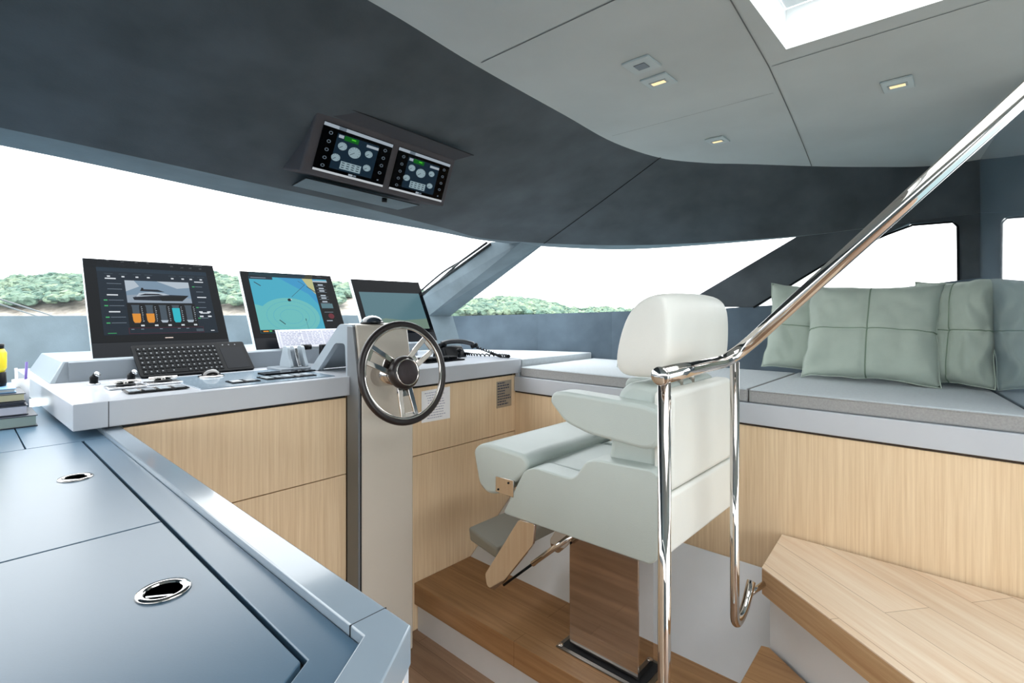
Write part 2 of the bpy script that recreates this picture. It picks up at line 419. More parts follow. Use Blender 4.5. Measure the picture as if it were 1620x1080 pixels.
# ---- windows
def pane(name, lo, hi):
    mb = MB(); a = dens(lo, 5); b_ = dens(hi, 5)
    mb.grid([[p, q_] for p, q_ in zip(a, b_)]); return struct(mb.build(name, GLASS, smooth=True))
pane('window_1', [(-1.0, 3.40, -.04), (.2, 3.53, -.04), (1.4, 3.50, -.04), (2.42, 3.44, -.04)], [(-1.0, 2.03, .485), (.094, 2.12, .488), (1.228, 2.11, .44), (2.30, 2.20, .43)])
pane('window_2', [(2.58, 2.97, -.04), (2.88, 2.36, -.04), (3.03, 1.83, -.01), (3.08, 1.1, 0)], [(2.50, 2.0, .42), (2.93, 1.70, .41), (3.07, 1.23, .41), (3.08, .72, .42)])
pane('window_3', [(3.085, 1.0, 0), (3.085, .6, .03), (3.085, .1, .11)], [(3.085, .8, .42), (3.085, .4, .43), (3.085, .05, .43)])
# ---- aft panel beside settee (gloss) and room behind the viewer
def my(x): return (x-3.05)*.157         # the gloss panel runs slightly aslant
o = MB().prism([(3.10, my(3.10), -1.30), (XS, my(XS), -1.30), (XS, my(XS)-.05, -1.30), (3.10, my(3.10)-.05, -1.30)], (0, 0, 1.99)).build('wall_aft_partition', GLOSSG); struct(o)
# port side and aft: low walls with long windows
struct(MB().box(-2.0, -1.95, -2.6, 2.9, -1.6, -.1).build('wall_port', SUEDEM))
struct(MB().box(-2.0, -1.95, -2.6, 1.7, .45, .72).build('trim_15', SUEDEM))
struct(MB().box(-2.0, 3.1, -2.65, -2.6, .45, .72).build('trim_16', CEIL))
struct(MB().box(-2.0, -.9, -2.65, -2.6, -1.6, .45).build('wall_aft', CEIL))
struct(MB().box(3.02, 3.06, -2.6, -.165, -1.6, -.1).build('wall_starboard_aft', SUEDEM))
struct(MB().box(-1.95, .35, -2.6, .18, -1.6, -1.51).build('floor_aft', OAKF))

# ================================================================== HELM CONSOLE
CZ = -.27; CY = 1.944; XS = 2.17
con = thing('helm_console_top', 'long white lacquered helm worktop carrying the three monitors', 'worktop', (1.2, 2.0, -.349))
sl = roundpoly([(.235, CY, -.349), (2.215, CY, -.349), (2.215, 2.75, -.349), (2.12, 3.05, -.349), (1.4, 3.27, -.349), (.2, 3.36, -.349)], [.004, .02, .01, .01, .01, .01])
MB().prism(sl, (0, 0, .079)).build('worktop', WHITEL, con, bevel=.003)
MB().box(.3175, .3195, CY-.0006, CY+.01, -.349, CZ-.001).build('joint', DARKGAP, con)
pod = MB().hexa([(.244, 2.57, CZ), (1.95, 2.57, CZ), (1.95, 3.16, CZ), (.239, 3.25, CZ)], [(.285, 2.60, -.19), (1.95, 2.60, -.19), (1.95, 3.12, -.19), (.276, 3.19, -.19)])
pod.build('monitor_podium', [GREYL], con, bevel=.003)
MB().box(.30, 1.94, 2.566, 2.60, CZ+.001, -.195).hexa([(.26, 2.566, CZ+.001), (.30, 2.566, CZ+.001), (.30, 2.6, CZ+.001), (.262, 2.6, CZ+.001)], [(.292, 2.594, -.195), (.30, 2.594, -.195), (.30, 2.61, -.195), (.292, 2.61, -.195)]).build('podium_front', GREYD, con)
# recessed tray of the flat strip
MB().box(.58, 1.08, 1.99, 2.42, CZ, CZ+.003).build('instrument_tray', mat('tray_blue_grey', (128, 146, 160), .2, coat=.3), con, bevel=.001)

cab = thing('helm_cabinet', 'pale oak veneer cabinet front under the white helm worktop', 'cabinet', (1.2, 2.0, -1.51))
YC = 1.97
MB().box(.40, 2.215, YC+.0205, 2.5, -1.505, -.3495).build('carcass', mat('carcass', (120, 100, 80), .7), cab)
MB().box(.36, 1.119, YC, YC+.019, -.681, -.362).build('upper_panel', VENEER, cab, bevel=.001)
MB().box(.36, 1.119, YC, YC+.019, -1.505, -.685).build('lower_panel', VENEER, cab, bevel=.001)
MB().box(1.395, XS+.0115, YC, YC+.019, -.681, -.362).build('upper_panel', VENEER, cab, bevel=.001)
MB().box(1.395, XS+.0115, YC, YC+.019, -1.505, -.685).build('lower_panel', VENEER, cab, bevel=.001)
MB().box(.36, 1.119, YC+.008, YC+.03, -.361, -.352).build('shadow_gap', DARKGAP, cab)
MB().box(1.395, 2.166, YC+.008, YC+.03, -.361, -.352).build('shadow_gap', DARKGAP, cab)

# notice and label plate on the cabinet
pp = [PT(667, 619, y=YC-.002), PT(712, 611, y=YC-.002), PT(712, 661, y=YC-.002), PT(667, 669, y=YC-.002)]
nt_ = thing('paper_notice', 'white printed paper notice taped on the veneer behind the steering wheel', 'notice', tuple(pp[3]))
def onquad(q_, u, v, off=0):
    a = q_[0].lerp(q_[1], u); b_ = q_[3].lerp(q_[2], u); p = a.lerp(b_, v)
    n = (q_[1]-q_[0]).cross(q_[3]-q_[0]).normalized()
    return p+n*off
def plate(q_, th, name, m, parent, toward):
    n = (q_[1]-q_[0]).cross(q_[3]-q_[0]).normalized()
    if n.dot(toward) < 0: n = -n
    return MB().prism(q_, -n*th).build(name, m, parent), n
MB().prism(pp, (0, .0015, 0)).build('sheet', PAPER, nt_)
mb = MB()
for r_ in range(11):
    v = .08+r_*.08; u0 = .15+.1*random.random(); u1 = .85-.15*random.random()
    if r_ in (0,): u0, u1 = .1, .5
    u = u0
    while u < u1:
        w_ = .03+.06*random.random(); q4 = [onquad(pp, u, v), onquad(pp, min(u+w_, u1), v), onquad(pp, min(u+w_, u1), v+.022), onquad(pp, u, v+.022)]
        mb.poly([p+Vector((0, -.0006, 0)) for p in q4]); u += w_+.02
mb.build('printing', mat('faint_ink', (150, 155, 180), .7), nt_)
pp = [PT(786, 604, y=YC-.003), PT(809, 600, y=YC-.003), PT(809, 641, y=YC-.003), PT(786, 646, y=YC-.003)]
nt_ = thing('label_plate', 'small bronze plate with dark lettering at the end of the helm cabinet', 'label', tuple(pp[3]))
MB().prism(pp, (0, .0025, 0)).build('plate', mat('bronze_plate', (168, 156, 140), .4, metal=.3), nt_)
mb = MB()
for r_ in range(9):
    v = .05+r_*.1; u = .05; u1 = .55+.4*random.random()
    while u < u1:
        w_ = .08+.1*random.random(); q4 = [onquad(pp, u, v), onquad(pp, min(u+w_, u1), v), onquad(pp, min(u+w_, u1), v+.05), onquad(pp, u, v+.05)]
        mb.poly([p+Vector((0, -.0006, 0)) for p in q4]); u += w_+.03
mb.build('lettering', INK, nt_)

# ---- steering pedestal
ped = thing('steering_pedestal', 'champagne coloured steering column with a grey edge rising in front of the cabinet', 'pedestal', (1.256, 1.92, -1.51))
X0, X1, YP = 1.121, 1.391, 1.871
prof = [(X0+.012, YP, -1.505), (X0+.012, YP, -.30), (X0+.012, YP+.045, -.055), (X0+.012, 1.99, -.05), (X0+.012, 1.99, -.26), (X0+.012, 1.967, -.36), (X0+.012, 1.967, -1.505)]
MB().prism(prof, (X1-X0-.012, 0, 0)).build('column', CREAM, ped, bevel=.006)
prof = [(X0-.001, YP+.006, -1.505), (X0-.001, YP+.006, -.30), (X0-.001, YP+.05, -.062), (X0-.001, 1.965, -.06), (X0-.001, 1.965, -1.505)]
MB().prism(prof, (.011, 0, 0)).build('edge_panel', mat('edge_grey', (112, 116, 120), .35), ped, bevel=.002)
MB().box(X0+.0095, X0+.0125, YP+.002, YP+.006, -1.505, -.31).build('edge_gap', DARKGAP, ped)
# sloping arm with an open cut-out, forward of the column head
for xx, nm in ((X0+.001, 'side_arm'), (X1-.026, 'side_arm')):
    outer = [(1.975, -.055), (2.02, -.062), (2.30, -.262), (2.235, -.262)]
    pr = roundpoly([(xx, YP+.055, -.054), (xx, 2.03, -.052), (xx, 2.30, -.268), (xx, 2.225, -.268), (xx, 2.065, -.135), (xx, 1.985, -.135), (xx, 1.975, -.268), (xx, 1.91, -.268)], [.002, .02, .004, .004, .015, .02, .002, .002])
    MB().prism(pr, (.025, 0, 0)).build(nm, GREYL, ped, bevel=.003)
MB().hexa([(X0+.03, 1.99, -.056), (X1-.03, 1.99, -.056), (X1-.03, 1.99, -.075), (X0+.03, 1.99, -.075)], [(X0+.03, 2.28, -.256), (X1-.03, 2.28, -.256), (X1-.03, 2.265, -.266), (X0+.03, 2.265, -.266)]).build('head_cover', GREYL, ped, bevel=.002)
# controls between: dark panel
MB().box(X0+.04, X1-.04, 1.995, 2.02, -.264, -.10).build('inner_panel', BLACKP, ped, bevel=.004)

# dome on the pedestal head
dm = PT(592, 507, x=1.235); dm = Vector((1.235, 1.955, -.05))
cp = thing('compass_dome', 'low black dome resting on top of the steering column', 'compass', tuple(dm))
MB().lathe([(.046, 0), (.046, .006), (.042, .016), (.030, .026), (.015, .032), (.0, .034)], dm, (0, 0, 1)).build('dome', mat('smoked_dome', (40, 48, 56), .15, coat=.6), cp, smooth=True)
MB().lathe([(.050, 0), (.050, .004), (.046, .006)], dm, (0, 0, 1)).build('base_ring', BLACKP, cp, smooth=True)

# ---- steering wheel
WC = Vector((1.222, 1.70, -.243)); ax = Vector((0, -1, .16)).normalized()
wh = thing('steering_wheel', 'black leather steering wheel with three polished spokes on the champagne column', 'steering wheel', tuple(WC))
ra = Vector((1, 0, 0)); rb = ax.cross(ra).normalized()
if rb.z < 0: rb = -rb
R = .195
ring = lambda r_, off: [WC+ax*off+(ra*math.cos(2*math.pi*k/72)+rb*math.sin(2*math.pi*k/72))*r_ for k in range(72)]
MB().tube(ring(R, 0), .0135, 14, closed=True).build('rim', BLACKL, wh, smooth=True)
MB().tube(ring(R-.013, .002), .0065, 10, closed=True).build('inner_ring', STEEL, wh, smooth=True)
hubc = WC-ax*.028
for an in (38, 152, -88):
    a_ = math.radians(an); dr = ra*math.cos(a_)+rb*math.sin(a_); sd = ax.cross(dr)
    mb = MB()
    for sg in (-1, 1):
        p0 = hubc+dr*.045+sd*sg*.022+ax*.012; p1 = WC+dr*(R-.012)+sd*sg*.033
        mid = p0.lerp(p1, .5)
        mb.hexa([p0+sd*.011+ax*.006, p0-sd*.011+ax*.006, p0-sd*.011-ax*.006, p0+sd*.011-ax*.006], [p1+sd*.010+ax*.003, p1-sd*.010+ax*.003, p1-sd*.010-ax*.004, p1+sd*.010-ax*.004])
    p0 = hubc+dr*.045; p1 = hubc+dr*.095+ax*.012
    mb.hexa([p0+sd*.02+ax*.004, p0-sd*.02+ax*.004, p0-sd*.02-ax*.004, p0+sd*.02-ax*.004], [p1+sd*.02+ax*.003, p1-sd*.02+ax*.003, p1-sd*.02-ax*.003, p1+sd*.02-ax*.003])
    p0 = WC+dr*(R-.035)-ax*.002; p1 = WC+dr*(R-.012)
    mb.hexa([p0+sd*.03+ax*.002, p0-sd*.03+ax*.002, p0-sd*.03-ax*.003, p0+sd*.03-ax*.003], [p1+sd*.045+ax*.003, p1-sd*.045+ax*.003, p1-sd*.045-ax*.003, p1+sd*.045-ax*.003])
    mb.build('spoke', STEEL, wh, bevel=.002)
MB().lathe([(.040, -.02), (.060, .0), (.067, .015), (.067, .036), (.058, .047), (.046, .049)], hubc, ax, 40).build('hub', BLACKL, wh, smooth=True)
MB().lathe([(.053, .0475), (.054, .051), (.050, .053), (.049, .049)], hubc, ax, 40).build('hub_ring', STEEL, wh, smooth=True)
MB().lathe([(.0495, .048), (.046, .054), (.02, .056), (0, .0565)], hubc, ax, 40).build('hub_cap', mat('hub_leather', (46, 36, 38), .6, bump=.5, bump_scale=250), wh, smooth=True)
MB().lathe([(.046, -.150), (.046, -.022)], hubc, ax, 32).build('shaft', STEEL, wh, smooth=True)

# ================================================================== MONITORS
def disp(q_, items, cols, name, parent, toward=Vector((-.5, -1, .2))):
    """flat coloured areas of a lit display; items: (u0,v0,u1,v1,colour) or ('c',u,v,r,colour) or ('p',[(u,v)..],colour)"""
    n = (q_[1]-q_[0]).cross(q_[3]-q_[0]).normalized()
    if n.dot(toward) < 0: n = -n
    keys = list(cols); mb = MB(); asp = (q_[1]-q_[0]).length/(q_[3]-q_[0]).length
    for i, it in enumerate(items):
        off = .0004+.00001*min(i, 400)
        if it[0] == 'c':
            _, u, v, r_, c = it
            pts = [onquad(q_, u+r_*math.cos(2*math.pi*k/24), v+r_*asp*math.sin(2*math.pi*k/24))+n*off for k in range(24)]
        elif it[0] == 'p':
            pts = [onquad(q_, u, v)+n*off for u, v in it[1]]; c = it[2]
        elif it[0] == 'l':
            _, u0, v0, u1, v1, w_, c = it
            a = Vector((u0, v0/asp)); b_ = Vector((u1, v1/asp)); t = (b_-a).normalized(); m_ = Vector((-t.y, t.x))*w_
            pts = [onquad(q_, p.x, p.y*asp)+n*off for p in (a+m_, b_+m_, b_-m_, a-m_)]
        else:
            u0, v0, u1, v1, c = it
            pts = [onquad(q_, u0, v0)+n*off, onquad(q_, u1, v0)+n*off, onquad(q_, u1, v1)+n*off, onquad(q_, u0, v1)+n*off]
        mb.poly(pts, keys.index(c))
    ms = [litmat('lit%d_' % round(EMI*100)+k, cols[k]) for k in keys]
    return mb.build(name, ms, parent)
EMI = .165
COLS = dict(navy=(18, 34, 48), black=(5, 8, 12), bar=(28, 48, 64), white=(225, 232, 238), grey=(120, 135, 148), sky=(125, 150, 172), cloud=(185, 198, 210), hull=(22, 30, 42),
            orange=(232, 150, 45), cyan=(40, 190, 205), green=(70, 180, 110), tankg=(70, 84, 96), red=(110, 40, 52), steel=(150, 165, 180),
            sea=(72, 178, 205), sea2=(110, 196, 196), sea3=(60, 158, 208), land=(196, 196, 140), line=(50, 80, 92), dial=(165, 190, 200), dgreen=(25, 110, 40), lgreen=(90, 230, 60), dim=(60, 76, 86),
            photo=(92, 128, 138), photo2=(118, 142, 128))
def litmat(name, c):
    if name in MATS: return MATS[name]
    m = mat(name, (4, 5, 6), .2, spec=.06); b = m.node_tree.nodes['Principled BSDF']
    b.inputs['Emission Color'].default_value = (*s2l(c), 1); b.inputs['Emission Strength'].default_value = EMI
    return m
def monitor(xl, xr, yb, yt, zt, label, items, scr):
    zb = -.19
    BL, BR, TL, TR = Vector((xl, yb, zb)), Vector((xr, yb, zb)), Vector((xl, yt, zt)), Vector((xr, yt, zt))
    t = thing('helm_monitor', label, 'monitor', tuple((BL+BR)/2), 'monitors on the helm console')
    q_ = [TL, TR, BR, BL]; n = (TR-TL).cross(BL-TL).normalized()
    if n.y > 0: n = -n
    MB().prism([p-n*.004 for p in q_], -n*.03).build('casing', mat('casing_silver', (196, 208, 214), .3), t, bevel=.003)
    MB().prism([q_[0], q_[1], onquad(q_, 1, .86), onquad(q_, 0, .86)], -n*.0039).build('front_glass', BLACKG, t, bevel=.001)
    MB().prism([onquad(q_, 0, .8605), onquad(q_, 1, .8605), BR, BL], -n*.0039).build('lower_panel', mat('monitor_lower', (14, 17, 22), .35, spec=.1), t)
    s4 = [onquad(q_, scr[0], scr[1]), onquad(q_, scr[2], scr[1]), onquad(q_, scr[2], scr[3]), onquad(q_, scr[0], scr[3])]
    disp(s4, items, COLS, 'display', t)
    return t, q_
# first: vessel page
it = [(0, 0, 1, 1, 'navy'), (0, 0, 1, .06, 'bar')]
rnd = random.Random(3)
for k, u in enumerate((.06, .18, .30, .40, .62, .72, .80, .90)):
    it.append((u, .09, u+.07, .098, 'dim')); it.append((u+.02, .125, u+.045, .145, 'white'))
it += [(.22, .19, .80, .53, 'sky'), ('p', [(.22, .42), (.35, .40), (.5, .45), (.65, .42), (.8, .46), (.8, .53), (.22, .53)], 'steel'),
       ('p', [(.22, .19), (.30, .19), (.34, .28), (.22, .36)], 'cloud'), ('p', [(.5, .19), (.8, .19), (.8, .28), (.68, .30)], 'cloud'),
       ('p', [(.28, .49), (.27, .45), (.34, .42), (.52, .40), (.78, .41), (.71, .50)], 'hull'),
       ('p', [(.50, .435), (.77, .415), (.71, .50), (.52, .50)], 'black'),
       ('p', [(.30, .44), (.33, .38), (.44, .36), (.55, .38), (.60, .405)], 'cloud'), ('p', [(.32, .42), (.38, .39), (.50, .39), (.54, .41)], 'hull'),
       ('p', [(.34, .35), (.35, .32), (.50, .325), (.56, .36)], 'hull'), ('p', [(.355, .345), (.352, .30), (.372, .30), (.375, .345)], 'black')]
for r_ in range(9):
    v = .16+r_*.083; head = r_ in (0, 3, 6)
    if head: it.append((.06, v, .15, v+.018, 'white'))
    else: it.append((.07, v, .19, v+.007, 'grey')); 
    if r_ in (4, 5, 7, 8): it.append((.03, v-.004, .06, v+.012, 'green'))
    it.append((.02, v+.045, .2, v+.048, 'bar'))
for r_ in range(8):
    v = .17+r_*.085
    it.append((.86, v, .93 if r_ % 3 else .95, v+(.008 if r_ % 3 else .016), 'white' if r_ % 3 == 0 else 'grey'))
    if r_ in (1, 5, 7): it.append((.83, v-.002, .855, v+.012, 'green'))
for a in (.85, .93):
    for b2 in (.66, .73): it.append((a, b2, a+.035, b2+.022, 'white'))
it.append((.21, .54, .82, .90, 'black'))
for k, (c, lv) in enumerate((('orange', .45), ('orange', .45), ('cloud', .85), ('cyan', .12), ('cloud', .85))):
    u = .245+k*.118
    it += [('p', [(u, .565), (u+.07, .565), (u+.064, .60), (u+.064, .80), (u+.055, .835), (u+.015, .835), (u+.006, .80), (u+.006, .60)], 'tankg')]
    v0 = .58+(.835-.58)*lv
    it.append(('p', [(u+.0, v0), (u+.07, v0), (u+.068, .80), (u+.058, .83), (u+.012, .83), (u+.002, .80)], c))
    it.append((u+.06, .86, u+.09, .882, 'white'))
    for j in range(8): it.append((u+.082, .59+j*.03, u+.082+.006+.008*rnd.random(), .60+j*.03, 'cloud'))
it += [(.20, .905, .86, .909, 'red'), (.20, .985, .86, .989, 'red'), (.20, .905, .203, .989, 'red'), (.858, .905, .861, .989, 'red'), (.75, .93, .752, .985, 'bar')]
for u in (.22, .30, .46, .62, .70): it.append((u, .918, u+.025, .93, 'grey'))
it += [(.79, .935, .86, .975, 'tankg'), (.93, .96, .965, .972, 'white'), (.03, .97, .10, .978, 'green')]
m1, q1 = monitor(.385, .905, 2.657, 2.92, .238, 'left helm monitor showing tank gauges and a picture of a yacht', it, (.085, .09, .925, .79))
MB().poly([onquad(q1, u, v)+Vector((0, -.0006, .0003)) for u, v in ((.50, .825), (.56, .825), (.56, .833), (.50, .833))]).build('maker_mark', mat('mark', (170, 150, 140), .4), m1)
# second: chart plotter
it = [(0, 0, 1, 1, 'sea'), ('p', [(.35, 0), (.85, 0), (.85, .6), (.7, .3)], 'sea3')]
def ell(cx, cy, rx, ry, c, n=30): return ('p', [(cx+rx*math.cos(2*math.pi*k/n), min(.999, cy+ry*math.sin(2*math.pi*k/n))) for k in range(n)], c)
it += [ell(.40, .72, .37, .34, 'sea2'), ('p', [(.0, .5), (.12, .55), (.2, .99), (0, .99)], 'sea2'), ('p', [(.66, 0), (.80, 0), (.80, .30), (.72, .16)], 'land')]
it += [('p', [(.2, .95), (.5, .93), (.82, .97), (.82, .999), (.2, .999)], 'sea2'), ('l', .47, .36, .68, .12, .0025, 'line'), ('l', .60, .05, .68, .13, .0025, 'line'), ('l', .70, .15, .80, .26, .006, 'line'),
       ('l', .05, .10, .12, .17, .006, 'line'), ('l', .25, .78, .31, .86, .006, 'line'), ('c', .43, .42, .022, 'black'), ('c', .455, .41, .008, 'white'), (.575, .76, .585, .80, 'line'), ('l', .58, .8, .585, .98, .0015, 'line')]
for rr in (.14, .22, .30):
    for k in range(36):
        a0 = 2*math.pi*k/36; a1 = 2*math.pi*(k+.9)/36
        p0 = (.41+rr*math.cos(a0), .72+rr*.92*math.sin(a0)); p1 = (.41+rr*math.cos(a1), .72+rr*.92*math.sin(a1))
        if max(p0[1], p1[1]) < .985: it.append(('l', *p0, *p1, .0012, 'sea3'))
it += [(0, 0, .28, .05, 'bar'), (.02, .015, .2, .03, 'grey'), (.80, .06, 1, 1, 'black'), (.80, .03, 1, .06, 'cloud'), (0, .95, .22, 1, 'black'), (.03, .965, .09, .985, 'orange'), (.10, .96, .13, .985, 'green')]
for v in (.10, .17, .22, .31, .36, .43): it += [(.86, v, .93, v+.025, 'cloud'), (.83, v+.035, .96, v+.042, 'grey')]
it += [(.83, .48, .99, .57, 'photo'), ('c', .93, .72, .04, 'red'), (.85, .64, .97, .65, 'grey'), (.85, .80, .93, .815, 'cloud')]
monitor(1.022, 1.535, 2.657, 2.885, .216, 'middle helm monitor showing a blue nautical chart', it, (.075, .065, .93, .80))
it = [(0, 0, 1, 1, 'photo'), ('p', [(0, .78), (.3, .7), (.6, .76), (1, .72), (1, 1), (0, 1)], 'photo2'), (0, 0, 1, .01, 'dim')]
monitor(1.655, 2.172, 2.657, 2.86, .203, 'right helm monitor with a dull blue green screen partly behind the steering wheel', it, (.06, .20, .94, .80))

# chart booklet under the middle monitor
q_ = [PT(440, 529, y=2.50), PT(512, 527, y=2.50), PT(516, 557, y=2.42), PT(449, 557, y=2.42)]
bk = thing('chart_sheet', 'white printed sheets leaning against the middle monitor', 'papers', tuple(q_[3]))
q_[2].z = q_[3].z = CZ+.062; 
q_ = [Vector((1.105, 2.640, -.095)), Vector((1.46, 2.640, -.095)), Vector((1.46, 2.585, -.183)), Vector((1.105, 2.585, -.183))]
bk.location = q_[3]; bk['_o'] = tuple(q_[3])
MB().prism(q_, (0, .004, .002)).build('sheet', mat('chart_paper', (178, 178, 186), .7), bk)
mb = MB(); nn = Vector((0, -.85, .5))*.0008
for c in range(3):
    u0 = .04+c*.32
    mb.poly([onquad(q_, u0-.015, 0)+nn, onquad(q_, u0-.010, 0)+nn, onquad(q_, u0-.010, 1)+nn, onquad(q_, u0-.015, 1)+nn])
    for r_ in range(9):
        u = u0+.02
        while u < u0+.27:
            w_ = .02+.05*random.random(); v = .10+.09*r_
            mb.poly([onquad(q_, u, v)+nn, onquad(q_, u+w_, v)+nn, onquad(q_, u+w_, v+.03)+nn, onquad(q_, u, v+.03)+nn]); u += w_+.015
mb.build('printing', mat('print_grey', (120, 124, 150), .7), bk)

# ---- keyboard
kb = thing('keyboard', 'black wireless keyboard with touchpad leaning on the podium under the left monitor', 'keyboard', (.72, 2.47, CZ))
KB = [Vector((.495, 2.585, -.140)), Vector((.93, 2.585, -.140)), Vector((.945, 2.475, -.262)), Vector((.508, 2.475, -.262))]
kn = (KB[1]-KB[0]).cross(KB[3]-KB[0]).normalized()
if kn.y > 0: kn = -kn
MB().prism(roundpoly(KB, .010), -kn*.012).build('body', BLACKP, kb, bevel=.002)
mb = MB(); lg = MB()
for r_ in range(6):
    v0 = .09+r_*.145
    for c in range(15):
        u0 = .03+c*.046
        if r_ == 5 and 3 < c < 8:
            if c > 4: continue
            w_ = .18
        else: w_ = .036
        p4 = [onquad(KB, u0, v0), onquad(KB, u0+w_, v0), onquad(KB, u0+w_, v0+.11), onquad(KB, u0, v0+.11)]
        mb.prism([p+kn*.0002 for p in p4], kn*.0022)
        a = u0+w_*.3; g4 = [onquad(KB, a, v0+.03), onquad(KB, a+.012, v0+.03), onquad(KB, a+.012, v0+.06), onquad(KB, a, v0+.06)]
        mb.poly([p+kn*.0027 for p in g4], 1)
for c in range(3):
    u = .78+c*.06; mb.poly([onquad(KB, a_, b_)+kn*.0006 for a_, b_ in ((u, .09), (u+.012, .09), (u+.012, .12), (u, .12))], 1)
mb.build('keys', [mat('key_black', (15, 17, 20), .5, spec=.1), mat('legend', (120, 124, 128), .6)], kb)
tp = [onquad(KB, .745, .2), onquad(KB, .96, .2), onquad(KB, .96, .93), onquad(KB, .745, .93)]
MB().prism([p+kn*.0002 for p in tp], kn*.0008).build('touchpad', mat('touchpad', (18, 21, 26), .4, spec=.12), kb)
ST_ = PT(222, 590, y=2.5)
# ---- small controls on the strip
def keyswitch(x, y, lab):
    t = thing('ignition_switch', lab, 'switch', (x, y, CZ), 'ignition switches below the left monitor')
    MB().lathe([(.020, 0), (.020, .004), (.016, .006)], (x, y, CZ), (0, 0, 1), 24).build('collar', STEELB, t, smooth=True)
    MB().lathe([(.013, .005), (.013, .028), (.010, .034), (0, .035)], (x, y, CZ), (0, 0, 1), 20).build('barrel', BLACKP, t, smooth=True)
    MB().tube([(x, y-.002, CZ+.03), (x+.006, y-.016, CZ+.040)], [.009, .010], 12).build('key_head', BLACKP, t, smooth=True)
    MB().lathe([(.0105, 0), (.0105, .002), (.0, .002)], (x+.007, y-.018, CZ+.040), (.4, -.7, .5), 16).build('key_ring', STEELB, t, smooth=True)
keyswitch(.353, 2.42, 'black key switch at the left end of the podium, under the left monitor')
keyswitch(.462, 2.40, 'black key switch touching the left end of the keyboard')
def switchpanel(x0, x1, y0, y1, lab, n, m=BLACKG):
    t = thing('switch_panel', lab, 'switch panel', ((x0+x1)/2, y0, CZ+.003), 'flush panels on the helm worktop')
    MB().box(x0, x1, y0, y1, CZ+.0032, CZ+.007).build('panel', m, t, bevel=.001)
    w_ = (x1-x0)/n
    for k in range(n):
        MB().box(x0+w_*(k+.15), x0+w_*(k+.85), y0+(y1-y0)*.2, y0+(y1-y0)*.8, CZ+.007, CZ+.0085).build('button', (GREYD if k % 2 else GREYL), t, bevel=.001)
switchpanel(.385, .56, 2.04, 2.14, 'dark switch panel nearest the left corner of the helm worktop', 4)
switchpanel(.70, .80, 2.04, 2.12, 'dark flush panel on the blue tray, nearer the left end', 2)
switchpanel(.83, 1.03, 2.05, 2.16, 'wide flush panel of metal buttons close to the steering column', 5)
def stick(x, y, lab):
    t = thing('thruster_joystick', lab, 'joystick', (x, y, CZ), 'thruster joysticks on the helm worktop')
    MB().box(x-.055, x+.055, y-.045, y+.045, CZ+.0002, CZ+.008).build('base_plate', STEELB, t, bevel=.003)
    MB().lathe([(.030, .008), (.028, .014), (.012, .016)], (x, y, CZ), (0, 0, 1), 20).build('boot', BLACKP, t, smooth=True)
    MB().tube([(x-.045, y, CZ+.022), (x+.045, y, CZ+.022)], .006, 10).build('lever', STEEL, t, smooth=True)
    MB().tube([(x, y, CZ+.008), (x, y, CZ+.022)], .008, 10).build('stem', STEEL, t, smooth=True)
stick(.415, 2.24, 'chrome thruster control left of the other, near the left key switch')
stick(.535, 2.27, 'chrome thruster control right of the other, in front of the keyboard end')
t = thing('trackball', 'black trackball in a chrome ring in front of the keyboard', 'trackball', (.72, 2.34, CZ+.003))
MB().lathe([(.048, .0002), (.048, .004), (.036, .007)], (.72, 2.34, CZ+.003), (0, 0, 1), 32).build('ring', STEEL, t, smooth=True)
MB().lathe([(.034, .006), (.034, .010), (.029, .020), (.018, .028), (0, .031)], (.72, 2.34, CZ+.003), (0, 0, 1), 28).build('ball', mat('ball_black', (20, 18, 18), .1, coat=.5), t, smooth=True)

# throttle binnacle
t = thing('throttle_control', 'grey engine throttle with twin levers left of the steering column', 'throttle', (1.12, 2.33, CZ))
MB().box(.99, 1.20, 2.30, 2.46, CZ+.0002, CZ+.014).build('base_plate', GREYD, t, bevel=.004)
for x in (1.04, 1.075, 1.11):
    pr = roundpoly([(x, 2.31, CZ+.014), (x, 2.44, CZ+.014), (x, 2.42, CZ+.06), (x, 2.40, CZ+.11), (x, 2.36, CZ+.11), (x, 2.34, CZ+.06)], .015)
    MB().prism(pr, (.014, 0, 0)).build('lever', GREYL if x != 1.075 else STEELB, t, bevel=.003)
MB().tube([(1.125, 2.39, CZ+.10), (1.17, 2.39, CZ+.10)], .013, 14).build('knob', BLACKP, t, smooth=True)
t = thing('flush_tablet', 'black flat touch screen lying on the worktop beside the throttle', 'screen', (1.0, 2.2, CZ))
MB().box(.88, 1.10, 2.20, 2.28, CZ+.0035, CZ+.010).build('glass', BLACKG, t, bevel=.001)
t = thing('autopilot_box', 'small black control display seen through the cut-out of the column head', 'control display', (1.27, 2.36, CZ))
MB().hexa([(1.215, 2.33, CZ+.001), (1.34, 2.33, CZ+.001), (1.34, 2.40, CZ+.001), (1.215, 2.40, CZ+.001)], [(1.215, 2.37, CZ+.11), (1.34, 2.37, CZ+.11), (1.34, 2.40, CZ+.11), (1.215, 2.40, CZ+.11)]).build('housing', BLACKP, t, bevel=.005)
MB().poly([(1.222, 2.3325, CZ+.02), (1.333, 2.3325, CZ+.02), (1.333, 2.3645, CZ+.10), (1.222, 2.3645, CZ+.10)]).build('display', mat('lcd_dark', (30, 44, 56), .1, coat=.5), t)

